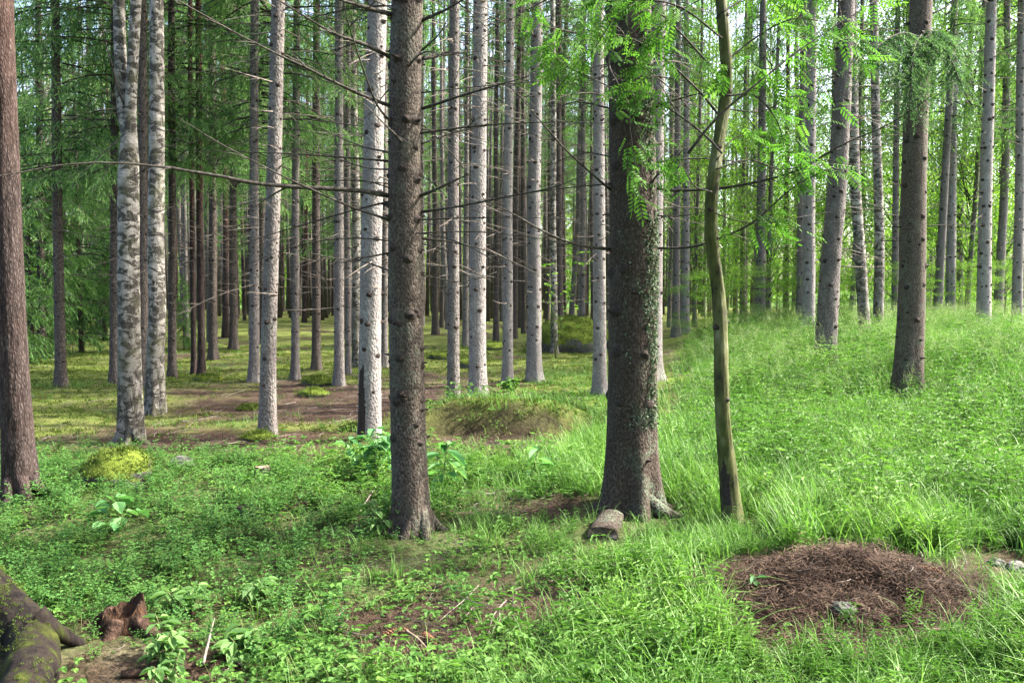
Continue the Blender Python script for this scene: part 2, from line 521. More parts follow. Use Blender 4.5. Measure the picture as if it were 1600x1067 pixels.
M['rotwood'] = simple_mat('rotten_wood', [(0.3, (0.009, 0.006, 0.005)), (0.5, (0.032, 0.018, 0.011)), (0.66, (0.065, 0.033, 0.017)), (0.8, (0.13, 0.07, 0.036))], 22, 0.9, 0.15, (3, 3, 0.7), 0.9, 0.02)
M['oldcut'] = simple_mat('old_cut_face', [(0.3, (0.05, 0.034, 0.027)), (0.5, (0.13, 0.092, 0.078)), (0.7, (0.23, 0.19, 0.17))], 22, 0.9, 0.15)
M['mosslog'] = simple_mat('mossy_log', [(0.3, (0.002, 0.002, 0.002)), (0.44, (0.008, 0.006, 0.0055)), (0.52, (0.016, 0.012, 0.010)), (0.58, (0.016, 0.020, 0.004)), (0.74, (0.045, 0.053, 0.009))], 13, 0.9, 0.15, (1, 1, 0.3), 0.9, 0.02)
M['cone'] = simple_mat('spruce_cone_scales', [(0.3, (0.06, 0.028, 0.015)), (0.7, (0.22, 0.11, 0.06))], 60, 0.8, 0.2)
M['soil'] = simple_mat('dark_soil', [(0.3, (0.012, 0.008, 0.006)), (0.55, (0.05, 0.031, 0.023)), (0.8, (0.13, 0.085, 0.062))], 35, 0.95, 0.1, (1, 1, 1), 0.9, 0.03)

# ------------------------------------------------------------------ zones on the ground
def ell(px, py, cx, cy, rx, ry):
    return np.clip(1.6 - np.sqrt(((px - cx) / rx) ** 2 + ((py - cy) / ry) ** 2) * 1.0, 0, 1)

def hump_mask(x, y):
    return np.exp(-((x + 0.12) / 1.1) ** 4) * sstep(8.95, 9.2, y + 0.12 * np.sin(x * 4.3 + 1)) * sstep(11.6, 10.4, y)

def zones(x, y, z=None):
    """brown litter, moss and meadow weights of ground points."""
    z = terrain(x, y) if z is None else z
    px, py = to_px(x, y, z)
    n = fbm(x * 0.9, y * 0.9, s=21, o=4)
    n2 = fbm(x * 2.6, y * 2.6, s=33, o=3)
    front = y > 2.0
    brown = np.maximum.reduce([ell(px, py, 500, 628, 290, 34), ell(px, py, 320, 690, 240, 20), ell(px, py, 690, 610, 120, 26),
                               ell(px, py, 250, 625, 110, 18) * 0.7])
    brown = np.maximum(brown, 0.9 * (ell(px, py, 150, 1030, 190, 60)))
    brown = np.maximum(brown, 0.55 * ell(px, py, 600, 900, 300, 100))
    brown = np.maximum(brown, 0.8 * ell(px, py, 840, 800, 130, 22))
    brown = np.maximum(brown, 0.75 * ell(px, py, 640, 1010, 110, 40))
    brown = np.maximum(brown, 0.7 * ell(px, py, 880, 945, 130, 26))
    brown = np.maximum(brown, 1.0 * ell(px, py, 1310, 925, 210, 55))
    brown = np.maximum(brown, 1.1 * ell(px, py, 1575, 885, 75, 24))
    brown = np.maximum(brown, 0.8 * ell(px, py, 770, 690, 110, 22))
    stand = sstep(15, 19, y) * sstep(1.5, -0.5, x - 0.17 * y) * sstep(70, 60, y)
    brown = np.maximum(brown, stand * (0.12 + 0.9 * n))
    brown = np.clip((brown + 0.5 * n + 0.75 * n2) * 1.4 - 0.36 + 0.5 * fbm(x * 6, y * 6, s=81, o=2), 0, 1) * front
    top = hump_mask(x, y)
    brown = brown * (1 - 0.95 * top)
    meadow = sstep(-0.5, 0.8, (x - np.where(y < 8, 1.2 + (8 - y) * 0.1, 1.2 + (y - 8) * 0.28)) + 0.5 * n) * sstep(4.6, 6.0, y) * sstep(30, 26, y)
    moss = np.maximum(sstep(7.0, 9.5, y) * sstep(0.4, -0.2, meadow), 0)
    return brown, np.clip(moss * (0.8 + 0.5 * n2), 0, 1), np.clip(meadow, 0, 1), px, py, n, n2

# ------------------------------------------------------------------ ground
def build_ground():
    u = np.linspace(-1.5, 1.5, 420)
    u = np.sign(u) * np.abs(u) ** 1.25
    yy = np.geomspace(8.0, 420, 460) - 14.0
    Y, U = np.meshgrid(yy, u, indexing='ij')
    X = U * (Y + 15.0) * 0.95
    Z = terrain(X, Y)
    Z = Z + 0.02 * fbm(X * 7, Y * 7, s=44, o=3) * sstep(40, 15, Y)
    mb = MB()
    ny, nx = X.shape
    i = np.arange(ny - 1)[:, None] * nx
    j = np.arange(nx - 1)[None]
    Q = np.stack([i + j, i + j + 1, i + nx + j + 1, i + nx + j], -1).reshape(-1, 4)
    mb.add(np.stack([X, Y, Z], -1).reshape(-1, 3), Q)
    o = mb.build('ground', M['ground'])
    brown, moss, mead, px, py, n, n2 = zones(X.ravel(), Y.ravel(), Z.ravel())
    far = sstep(58, 68, Y.ravel())
    hy_ = Y.ravel() - 9.1 + 0.12 * np.sin(X.ravel() * 4.3 + 1)
    soil = np.exp(-((X.ravel() + 0.12) / 1.0) ** 4) * np.exp(-((hy_ - 0.02) / 0.13) ** 4) * sstep(-0.9, -0.3, fbm(X.ravel() * 2.2, Y.ravel() * 2.2, s=71, o=3))
    for nm, val in (('soil', soil), ('moss', np.clip(moss * (1 - brown), 0, 1)),
                    ('green', np.clip(np.maximum(np.maximum(mead * 0.9, far), 0.45 * sstep(9.0, 7.0, Y.ravel())) * (1 - brown * (1 - far)), 0, 1))):
        a = o.data.attributes.new(nm, 'FLOAT', 'POINT')
        a.data.foreach_set('value', val.astype(np.float32))
    tag(o, 'forest floor of moss, needle litter and low greenery', 'ground', kind='structure')
build_ground()

# ------------------------------------------------------------------ tree makers
def trunk_profile(H, r_ref, z_ref, z, top=0.02):
    k = (r_ref - top) / max(H - z_ref, 1.0)
    return np.maximum(r_ref + k * (z_ref - z), top)

def trunk_geo(mb, P, r, seg=24, rough=0.03, nscale=9.0, flare=0.35, flare_h=0.35, lobes=5, seed=0, m=0):
    """A bark surface along P (local coordinates, z up) with uneven radius and a flared foot."""
    rng = np.random.default_rng(seed)
    P = np.asarray(P, float)
    t = norm(np.gradient(P, axis=0))
    ref = np.array([1.0, 0, 0])
    v = norm(np.cross(t, ref))
    u = norm(np.cross(v, t))
    th = np.arange(seg) / seg * 2 * pi
    cs, sn = np.cos(th), np.sin(th)
    zz = P[:, 2:3]
    ph = rng.uniform(0, 6.28, 3)
    lob = 0.5 + 0.5 * np.cos(lobes * th[None] + ph[0] + 0.8 * np.sin(2 * th[None] + ph[1]))
    fl = 1 + flare * np.exp(-np.maximum(zz, 0) / flare_h) * (0.35 + 0.95 * lob)
    nx, ny = cs[None] * 1.3, sn[None] * 1.3
    d = fbm(nx * nscale * 0.35 + seed, ny * nscale * 0.35, zz * nscale * 0.4, seed, 3) * rough
    d = d + fbm(nx * nscale + seed, ny * nscale, zz * nscale * 2.2, seed + 5, 2) * rough * 0.5
    R = r[:, None] * fl * (1 + d)
    V = P[:, None] + R[..., None] * (cs[None, :, None] * u[:, None] + sn[None, :, None] * v[:, None])
    k = len(P)
    i = np.arange(k - 1)[:, None] * seg
    j = np.arange(seg)[None]
    j2 = (j + 1) % seg
    Q = np.stack([i + j, i + j2, i + seg + j2, i + seg + j], -1).reshape(-1, 4)
    mb.add(V.reshape(-1, 3), Q, None, m)

def knot_geo(mb, P, r, zlo, zhi, seed, step=0.33, size=1.0, per=(3, 6), inter=3, m=1):
    """Dark branch stubs in whorls with stray ones between."""
    rng = np.random.default_rng(seed)
    zs = []
    z = zlo + rng.uniform(0, step)
    while z < zhi:
        a0 = rng.uniform(0, 6.28)
        n = rng.integers(per[0], per[1])
        for q in range(n):
            zs.append((z + rng.normal(0, 0.025), a0 + q * 2 * pi / n + rng.normal(0, 0.3), rng.uniform(0.75, 1.3)))
        for q in range(inter):
            zs.append((z + rng.uniform(0.05, step), rng.uniform(0, 6.28), rng.uniform(0.45, 0.8)))
        z += step * rng.uniform(0.75, 1.25)
    Pz = P[:, 2]
    th = np.arange(7) / 7 * 2 * pi
    for (z, a, s) in zs:
        c = np.array([np.interp(z, Pz, P[:, 0]), np.interp(z, Pz, P[:, 1]), z])
        rr = np.interp(z, Pz, r)
        out = np.array([cos(a), sin(a), 0.12])
        tan = np.array([-sin(a), cos(a), 0])
        upv = np.array([0, 0, 1.0])
        base = c + out * (rr * 0.965)
        k = s * size
        prof = [(0.0, 0.026 * k), (rr * 0.05 + 0.002 * k, 0.019 * k), (rr * 0.05 + 0.006 * k, 0.009 * k), (rr * 0.05 + (0.006 + rng.uniform(0.0, 1.0) ** 3 * 0.04) * k, 0.0045 * k)]
        V = np.concatenate([base + out * h + (np.cos(th)[:, None] * tan * 1.15 + np.sin(th)[:, None] * upv) * q for h, q in prof] + [(base + out * (prof[-1][0] + 0.002))[None]])
        i = np.arange(3)[:, None] * 7
        j = np.arange(7)[None]
        Q = np.stack([i + j, i + (j + 1) % 7, i + 7 + (j + 1) % 7, i + 7 + j], -1).reshape(-1, 4)
        jj = np.arange(7)
        T = np.stack([21 + jj, 21 + (jj + 1) % 7, np.full(7, 28)], -1)
        mb.add(V, Q, T, m)

def dead_branch_geo(mb, P, r0, rng, r1=0.0015, twigs=5, sides=5, m=0):
    n = len(P)
    L = np.sum(np.linalg.norm(np.diff(P, axis=0), axis=1))
    P = P + np.cumsum(rng.normal(0, 0.004 * L, (n, 3)) * np.linspace(0, 1, n)[:, None], axis=0) * 0.35
    r = np.linspace(r0, r1, n) * (1 + 0.15 * rng.normal(0, 1, n).clip(-1, 1))
    add_tube(mb, P, r, sides, m)
    for q in range(twigs):
        t = rng.uniform(0.25, 0.95)
        i = int(t * (n - 1))
        d = norm(P[min(i + 1, n - 1)] - P[max(i - 1, 0)])
        side = norm(np.cross(d, [0, 0, 1.0])) * rng.choice([-1, 1])
        l = rng.uniform(0.08, 0.28) * min(L, 1.6) * (1.1 - 0.5 * t)
        dv = norm(d * 0.75 + side * rng.uniform(0.4, 0.9) + np.array([0, 0, rng.uniform(-0.45, 0.3)]))
        s = np.linspace(0, 1, 4)[:, None]
        Q = P[i] + dv * l * s + np.array([0, 0, -0.12]) * l * s ** 2
        add_tube(mb, Q, np.linspace(max(r[i] * 0.55, 0.0012), 0.0009, 4), 3, m)

# ---- shared crowns, dead twigs
def kite(L, w, rng=None, fold=0.12):
    return np.array([[0, 0, 0], [w / 2, L * 0.42, fold * w], [0, L, -0.08 * L], [-w / 2, L * 0.42, fold * w]])

def spruce_crown(seed, h0=7.0, H=20.0, R=2.0, nb=120, dens=1.0, spray=0.13, hang=1.0):
    rng = np.random.default_rng(seed)
    mb = MB()
    K = kite(spray, spray * 0.23)
    pos, dirs, rn = [], [], []
    for b in range(nb):
        f = (b + rng.uniform(0, 1)) / nb
        z0 = h0 + (H - h0 - 0.4) * f ** 1.15
        L = R * (1 - f ** 1.3) ** 0.85 * rng.uniform(0.6, 1.12) + 0.15
        if f < 0.18:
            L *= rng.uniform(0.45, 1.0)
        az = rng.uniform(0, 2 * pi)
        rd = np.array([cos(az), sin(az), 0])
        tg = np.array([-sin(az), cos(az), 0])
        t = np.linspace(0, 1, 6)
        dz = L * (0.10 * t - rng.uniform(0.35, 0.75) * (1 - f * 0.8) * t ** 2 + 0.16 * t ** 4)
        C = rd[None] * (L * t)[:, None]
        C[:, 2] = z0 + dz
        add_tube(mb, C, np.linspace(0.018, 0.004, 6) * (0.5 + L / R * 0.7), 3, 0, 0.2, cap=False)
        nt = int((8 + 11 * L) * dens)
        tt = rng.uniform(0.12, 1.0, nt) ** 0.8
        for q in tt:
            p = np.array([np.interp(q, t, C[:, k]) for k in range(3)])
            side = rng.choice([-1, 1])
            l = rng.uniform(0.22, 0.6) * (1.15 - 0.6 * q) * min(1, L / 1.1)
            dv = norm(rd * rng.uniform(0.2, 0.9) + tg * side * rng.uniform(0.2, 1.0) + np.array([0, 0, -rng.uniform(0.2, 1.3) * hang]))
            k = max(3, int(l / spray * 2.6))
            s = np.linspace(0.05, 1, k)[:, None]
            pp = p + dv * l * s + np.array([0, 0, -0.25 * l * hang]) * s ** 2
            pos.append(pp)
            dd = norm(dv + rng.normal(0, 0.42, (k, 3)) + np.array([0, 0, -0.25]))
            dirs.append(dd)
            rn.append(np.clip(rng.normal(0.28 + 0.45 * q, 0.16) + 0.12 * s[:, 0], 0, 1))
    pos, dirs, rn = np.concatenate(pos), np.concatenate(dirs), np.concatenate(rn)
    up = norm(rng.normal(0, 0.6, pos.shape) + np.array([0, 0, 1.0]))
    x = norm(np.cross(dirs, up))
    zv = np.cross(x, dirs)
    Rm = np.stack([x, dirs, zv], -1)
    tpl = (K, np.array([[0, 1, 2, 3]]), np.zeros((0, 3), int), np.array([1]), np.zeros(0, int), np.full(4, 0.5))
    base = len(pos)
    scatter(mb, (K, tpl[1], tpl[2], tpl[3], tpl[4], np.zeros(4)), pos, Rm, rng.uniform(0.75, 1.35, base), np.clip(rn * 2, 0, 2))
    return mb

def broad_crown(seed, h0=4.0, H=14.0, R=2.6, nc=70, leaves=190, leaf=0.085):
    rng = np.random.default_rng(seed)
    mb = MB()
    K = kite(leaf, leaf * 0.62)
    pos, rn = [], []
    for c in range(nc):
        f = rng.uniform(0, 1)
        z = h0 + (H - h0) * f
        rad = R * math.sqrt(max(0.05, 1 - (2 * f - 0.85) ** 2 / 1.4)) * rng.uniform(0.25, 1.05)
        az = rng.uniform(0, 2 * pi)
        e = np.array([cos(az) * rad, sin(az) * rad, z])
        s = np.array([0, 0, max(h0 * 0.8, z - rad * 0.9)])
        P = spline([s, (s + e) / 2 + np.array([0, 0, 0.15 * rad]), e], 6)
        add_tube(mb, P, np.linspace(0.017, 0.004, 6), 3, 0, 0.2, cap=False)
        sz = rng.uniform(0.35, 0.8)
        p = e + rng.normal(0, 1, (leaves, 3)) * np.array([sz, sz, sz * 0.55]) * 0.62
        pos.append(p)
        rn.append(np.clip(rng.normal(rng.uniform(0.3, 0.75), 0.15, leaves), 0, 1))
    pos, rn = np.concatenate(pos), np.concatenate(rn)
    n = len(pos)
    Rm = rots(rng.uniform(0, 6.28, n), rng.normal(-0.5, 0.6, n), rng.normal(0, 0.5, n))
    scatter(mb, (K, np.array([[0, 1, 2, 3]]), np.zeros((0, 3), int), np.array([1]), np.zeros(0, int), np.zeros(4)), pos, Rm, rng.uniform(0.7, 1.3, n), np.clip(rn * 2, 0, 2))
    return mb

def dead_twigs(seed, z0=1.6, z1=9.0, n=70, Lm=1.3, r=0.006, sides=3):
    rng = np.random.default_rng(seed)
    mb = MB()
    for q in range(n):
        z = z0 + (z1 - z0) * rng.uniform(0, 1) ** 0.8
        az = rng.uniform(0, 2 * pi)
        L = rng.uniform(0.25, 1.0) * Lm * (0.5 + 0.5 * (z - z0) / (z1 - z0) + 0.15)
        d = np.array([cos(az), sin(az), 0])
        t = np.linspace(0, 1, 5)[:, None]
        P = d * (0.05 + L * t) + np.array([0, 0, 1.0]) * (z + L * (rng.uniform(-0.3, 0.15) * t - rng.uniform(-0.1, 0.25) * t ** 2))
        dead_branch_geo(mb, P, r * rng.uniform(0.7, 1.3), rng, 0.0015, 3, sides)
    return mb

CROWNS = {}
for i_, (h0, R, nb, dn) in enumerate(((7.5, 1.5, 85, 0.8), (6.5, 1.8, 95, 0.8), (9.0, 1.4, 70, 0.8), (7.5, 1.6, 85, 0.75))):
    CROWNS['spruce', i_] = spruce_crown(100 + i_, h0, 20.0, R, nb, dn).mesh('spruce_crown', [M['deadwood'], M['needle']], False)
CROWNS['low', 0] = spruce_crown(120, 3.6, 19.0, 1.9, 120, 1.0, 0.085, 1.15).mesh('low_spruce_crown', [M['deadwood'], M['needle_light']], False)
CROWNS['low', 1] = spruce_crown(121, 4.4, 19.0, 1.8, 110, 1.0, 0.085, 1.2).mesh('low_spruce_crown', [M['deadwood'], M['needle_light']], False)
CROWNS['lush', 0] = spruce_crown(125, 4.3, 18.5, 2.6, 160, 1.15, 0.075, 1.25).mesh('lush_spruce_crown', [M['deadwood'], M['needle_light']], False)
CROWNS['young', 0] = spruce_crown(130, 0.4, 8.0, 1.5, 120, 1.3, 0.11, 0.8).mesh('young_spruce_crown', [M['deadwood'], M['needle']], False)
CROWNS['young', 1] = spruce_crown(131, 0.3, 6.0, 1.3, 100, 1.3, 0.11, 0.8).mesh('young_spruce_crown', [M['deadwood'], M['needle']], False)
CROWNS['pine', 0] = spruce_crown(140, 12.0, 20.0, 1.9, 60, 1.0, 0.14, 0.3).mesh('pine_crown', [M['deadwood'], M['needle']], False)
for i_ in range(3):
    CROWNS['broad', i_] = broad_crown(150 + i_, 1.0 + i_ * 0.8, 13 + i_, 2.5, 85).mesh('broadleaf_crown', [M['deadwood'], M['broad']], False)
TWIGS = [dead_twigs(160 + i_, 1.2, 9.0, 110, 1.35, 0.0075).mesh('dead_twigs', [M['deadgrey']], True) for i_ in range(4)]

NAMES = {'spruce': ('spruce_tree', 'spruce'), 'pine': ('pine_tree', 'pine'), 'birch': ('birch_tree', 'birch'), 'broad': ('broadleaf_tree', 'tree')}

def make_tree(kind, label, base, w, wy, top, bark, d=None, H=19.0, seg=20, rings=90, crown='spruce', twigs=True,
              knots=True, bend=None, flare=0.3, flare_h=0.3, rough=0.03, group=None, knot_size=1.0, scale_c=None, wob=0.02, thin_above=None, scar_on=None, knot_n=((3, 6), 2)):
    """base/top: photo pixels on the trunk's axis; w: its width in photo pixels at row wy."""
    seed = random.randrange(1, 99999)
    rng = np.random.default_rng(seed)
    if d is None:
        B = ground_hit(*base)
    else:
        B = at(base[0], base[1], d)
        B[2] = float(terrain(B[0], B[1]))
    D = B[1]
    pts = [(base[0], base[1])] + list(bend or []) + [top]
    X = [B[0]] + [at(p[0], p[1], D)[0] for p in pts[1:]]
    Zs = [B[2]] + [at(p[0], p[1], D)[2] for p in pts[1:]]
    slope = (X[-1] - X[-2]) / max(Zs[-1] - Zs[-2], 0.5)
    z = np.unique(np.r_[-0.2, np.linspace(0, 1.0, rings // 4), np.linspace(1.0, min(7.5, H), rings // 2), np.linspace(min(7.5, H), H, rings // 4)])
    zw = z + B[2]
    order = np.argsort(Zs)
    Xs, Zo = np.array(X)[order], np.array(Zs)[order]
    if len(Xs) > 2:
        cs_ = spline(np.stack([Xs, Zo * 0, Zo], -1), 60)
        x = np.interp(zw, cs_[:, 2], cs_[:, 0])
    else:
        x = np.interp(zw, Zo, Xs)
    over = zw > Zo[-1]
    x[over] = Xs[-1] + slope * np.minimum(zw[over] - Zo[-1], 4) * 0.8
    low = zw < Zo[0]
    x[low] = Xs[0]
    ylean = rng.normal(0, 0.006)
    P = np.stack([x - B[0] + wob * vnoise(z * 0.35, seed % 97, s=1) * sstep(0.5, 3, z),
                  ylean * z + wob * vnoise(z * 0.35, seed % 89, s=2), z], -1)
    P[:, 0] -= np.interp(0, z, P[:, 0])
    P[:, 1] -= np.interp(0, z, P[:, 1])
    zr = at(base[0], wy, D)[2] - B[2]
    r_ref = w / 2 * (D * cp) / F_PX * 1.0
    r = trunk_profile(H, r_ref, zr, z)
    if thin_above:
        r = r * (1 - thin_above[1] * sstep(thin_above[0] - 0.35, thin_above[0] + 0.25, z))
    nm, cat = NAMES[kind]
    root = thing(nm, label, cat, tuple(B), 0, group)
    mb = MB()
    trunk_geo(mb, P, r, seg, rough, 9.0, flare, flare_h, 5, seed % 1000)
    if scar_on:
        a0, hw, zt = scar_on
        th = (np.arange(seg) + 0.5) / seg * 2 * pi
        da = np.abs((th[None] - a0 + pi) % (2 * pi) - pi)
        zm = ((z[:-1] + z[1:]) / 2)[:, None]
        nz = fbm(np.cos(th)[None] * 3, np.sin(th)[None] * 3, zm * 5, 3, 3)
        mb.qm[-1] = ((da < hw * (1 - 0.55 * np.clip(zm / zt, 0, 1)) + 0.22 * nz) & (zm < zt + 0.1 * nz)).astype(int).ravel()
    if knots:
        knot_geo(mb, P, r, 0.35, min(H * 0.55, 9.0), seed, 0.34 if kind == 'spruce' else 0.6, knot_size * min(1.25, 0.35 + r_ref * 6.5), *knot_n)
    mb.build('trunk', [M[bark], M['knot']], root)
    if crown:
        keys = [k for k in CROWNS if k[0] == crown]
        me = CROWNS[keys[seed % len(keys)]]
        c = link('crown', me, root)
        c.rotation_euler = (0, 0, rng.uniform(0, 6.28))
        s = scale_c or rng.uniform(0.9, 1.1)
        c.scale = (s, s, H / 19.5)
        c.location = (np.interp(H * 0.6, z, P[:, 0]), np.interp(H * 0.6, z, P[:, 1]), 6.5 if kind == 'birch' else 0)
    if twigs:
        t = link('dead_twigs', TWIGS[seed % 4], root)
        t['kind'] = 'stuff'
        t.rotation_euler = (0, 0, rng.uniform(0, 6.28))
        s = rng.uniform(0.8, 1.2)
        t.scale = (s, s, 1)
        t.location = (np.interp(4, z, P[:, 0]), np.interp(4, z, P[:, 1]), 0)
    return root, B, (P, r, z)

def px_branch(root, B, pts, r0, dy=0.0, r1=0.002, twigs=4, seed=0, mat='deadwood', n=26, name='dead_branch'):
    """A branch through photo pixels; dy: how far its tip comes forward (negative) or goes back."""
    rng = np.random.default_rng(seed + len(pts))
    k = np.linspace(0, 1, len(pts))
    C = np.array([at(p[0], p[1], B[1] + dy * t) for p, t in zip(pts, k)]) - B
    mb = MB()
    dead_branch_geo(mb, spline(C, n), r0, rng, r1, twigs, 6)
    return mb.build(name, [M[mat]], root)

def whorl_branches(root, geo, zlo, zhi, n, seed, L=(0.4, 1.5), r=0.006, mat='deadwood'):
    P, r_, z = geo
    rng = np.random.default_rng(seed)
    for q in range(n):
        zz = rng.uniform(zlo, zhi)
        az = rng.uniform(0, 2 * pi)
        l = rng.uniform(*L)
        d = np.array([cos(az), sin(az), 0])
        c = np.array([np.interp(zz, z, P[:, 0]), np.interp(zz, z, P[:, 1]), zz])
        rr = np.interp(zz, z, r_)
        t = np.linspace(0, 1, 12)[:, None]
        up = rng.uniform(-0.25, 0.3)
        Q = c + d * (rr * 0.9 + l * t) + np.array([0, 0, 1.0]) * l * (up * t - rng.uniform(0, 0.35) * t ** 2)
        mb = MB()
        dead_branch_geo(mb, Q, r * rng.uniform(0.7, 1.4), rng, 0.0015, rng.integers(2, 7), 5)
        mb.build('dead_branch', [M[mat]], root)

# ------------------------------------------------------------------ the near trees
pine, pB, pG = make_tree('pine', 'thick reddish brown pine trunk at the left edge of the photo, scaly bark', (33, 778), 42, 500, (2, 0), 'bark_pine', crown='pine', twigs=False, knots=False,
                         seg=56, rings=200, rough=0.07, flare=0.35, bend=[(22, 560), (12, 300)])
main, mB, mG = make_tree('spruce', 'brown knobbly spruce with a long bare branch reaching to the left edge', (642, 828), 53, 480, (640, 0), 'bark_main', twigs=False, seg=64, rings=340,
                         rough=0.03, flare=0.3, flare_h=0.16, bend=[(636, 560), (636, 260)], scale_c=0.6, knot_size=1.1, knot_n=((5, 8), 5))
for k, (pts, r0, dy, tw) in enumerate((
        ([(612, 307), (560, 298), (480, 293), (400, 287), (330, 274), (250, 263), (170, 258), (90, 262), (0, 277), (-60, 290)], 0.0135, -1.2, 5),
        ([(618, 25), (575, 13), (520, -4), (470, -30)], 0.012, -0.5, 3),
        ([(615, 92), (570, 70), (520, 52), (450, 10), (400, -20)], 0.010, -0.6, 4),
        ([(615, 168), (560, 146), (480, 108), (390, 64), (280, 2), (250, -16)], 0.009, -1.0, 5),
        ([(612, 345), (545, 322), (450, 280), (350, 228), (275, 183)], 0.007, -0.8, 6),
        ([(622, 203), (590, 165), (565, 100), (545, 40), (534, -10)], 0.006, -0.7, 3),
        ([(612, 395), (540, 405), (470, 392)], 0.006, -0.4, 6),
        ([(614, 425), (560, 408), (505, 416)], 0.005, 0.5, 4),
        ([(614, 240), (555, 225), (480, 190)], 0.006, 0.5, 6),
        ([(612, 265), (570, 262), (500, 240), (440, 232)], 0.005, 0.8, 6),
        ([(660, 32), (700, 14), (745, -12)], 0.010, -0.3, 3),
        ([(660, 92), (705, 85), (752, 80)], 0.010, 0.3, 4),
        ([(660, 170), (720, 150), (780, 132), (832, 117)], 0.008, -0.5, 6),
        ([(652, 308), (690, 292), (742, 266)], 0.009, -0.4, 4),
        ([(655, 332), (720, 322), (800, 306), (870, 291), (945, 258)], 0.007, -0.6, 5),
        ([(652, 85), (685, 55), (700, 30)], 0.005, -0.2, 2),
        ([(658, 225), (720, 205), (800, 190)], 0.005, 0.4, 6),
        ([(660, 430), (720, 440), (775, 425)], 0.004, 0.4, 5),
        ([(640, 62), (650, 50), (655, 42)], 0.003, -0.4, 0))):
    px_branch(main, mB, pts, r0 * 1.35, dy, twigs=tw + 2, seed=300 + k)
whorl_branches(main, mG, 1.7, 5.2, 46, 11, (0.2, 1.5), 0.006)

big, bB, bG = make_tree('spruce', 'thickest spruce trunk, dark brown with grey green lichen and a spreading root foot', (986, 796), 74, 480, (984, 0), 'bark_big', twigs=False, seg=80, rings=360,
                        rough=0.03, flare=0.46, flare_h=0.25, bend=[(988, 560), (990, 260)], scale_c=0.6, H=21, knot_size=1.3)
for k, (pts, r0, dy, tw) in enumerate((
        ([(958, 66), (900, 52), (848, 42)], 0.012, -0.4, 4),
        ([(958, 390), (905, 383), (850, 362), (795, 332), (754, 311)], 0.010, -0.8, 4),
        ([(960, 302), (930, 276), (880, 230), (825, 165), (800, 138)], 0.007, -0.6, 3),
        ([(1015, 293), (1060, 298), (1150, 291), (1240, 268), (1320, 225), (1400, 188), (1462, 146)], 0.010, -0.9, 3),
        ([(1012, 388), (1080, 386), (1130, 370), (1180, 345), (1240, 292), (1300, 262)], 0.009, -0.8, 4),
        ([(1018, 170), (1060, 155), (1120, 140)], 0.007, -0.3, 5),
        ([(955, 50), (952, 100), (965, 130), (990, 175)], 0.006, -0.55, 3),
        ([(1012, 310), (1022, 280), (1045, 258), (1070, 232)], 0.008, -0.5, 2),
        ([(1015, 335), (1055, 338), (1110, 330)], 0.005, -0.3, 5),
        ([(955, 245), (910, 240), (850, 262)], 0.005, 0.3, 6),
        ([(955, 170), (900, 160), (852, 178)], 0.006, 0.3, 6))):
    px_branch(big, bB, pts, r0 * 1.3, dy, twigs=tw + 2, seed=340 + k)
whorl_branches(big, bG, 2.0, 6.0, 34, 12, (0.2, 1.3), 0.006)

# big spreading roots of that spruce, and small leaf-like lichen tufts on its bark
def roots(root, B, angs, seed, mat='bark_big'):
    rng = np.random.default_rng(seed)
    for az, L, r0 in angs:
        d = np.array([cos(az), sin(az), 0])
        t = np.linspace(0, 1, 14)
        C = d[None] * (0.08 + L * t)[:, None] + np.array([-d[1], d[0], 0])[None] * (0.12 * L * np.sin(t * 3 + rng.uniform(0, 6)))[:, None]
        C[:, 2] = terrain(B[0] + C[:, 0], B[1] + C[:, 1]) - B[2] + 0.17 * np.exp(-t * 5) - 0.12 * t
        mb = MB()
        add_tube(mb, C, r0 * (1 - 0.6 * t), 10)
        mb.build('root', [M[mat]], root)
roots(main, mB, ((-2.6, 0.34, 0.04), (-0.9, 0.3, 0.045), (0.2, 0.36, 0.04), (-1.7, 0.26, 0.04)), 6, 'bark_main')
roots(pine, pB, ((-0.6, 0.4, 0.05), (-1.6, 0.32, 0.05), (0.3, 0.4, 0.045)), 7, 'bark_pine')
roots(big, bB, ((-2.35, 0.42, 0.085), (-0.35, 0.6, 0.07), (0.5, 0.5, 0.06), (-1.5, 0.36, 0.06), (2.9, 0.4, 0.06)), 5)

def lichen_tufts(root, geo, az0, spread, zlo, zhi, n, seed, name='lichen_clumps'):
    P, r_, z = geo
    rng = np.random.default_rng(seed)
    zz = rng.uniform(zlo, zhi, n)
    az = rng.normal(az0, spread, n)
    keep = fbm(np.cos(az) * 1.5, np.sin(az) * 1.5, zz * 2.2, 7, 4) > 0.08
    zz, az = zz[keep], az[keep]
    n = len(zz)
    rr = np.interp(zz, z, r_) * 1.0
    pos = np.stack([np.interp(zz, z, P[:, 0]) + np.cos(az) * rr, np.interp(zz, z, P[:, 1]) + np.sin(az) * rr, zz], -1)
    K = kite(0.017, 0.015)
    mb = MB()
    Rm = rots(az - pi / 2, rng.uniform(-1.4, 0.9, n), rng.normal(0, 0.5, n))
    scatter(mb, (K, np.array([[0, 1, 2, 3]]), np.zeros((0, 3), int), np.array([0]), np.zeros(0, int), np.zeros(4)), pos, Rm, rng.uniform(0.6, 1.4, n), rng.uniform(0, 2, n))
    mb.build(name, [M['lichen']], root, False)
M['lichen'] = leaf_mat('lichen', (0.05, 0.075, 0.045), (0.095, 0.135, 0.085), (0.16, 0.21, 0.145), 0.1, 0.9, 0.1)
lichen_tufts(big, bG, -0.8, 0.6, 0.6, 5.5, 11000, 3)

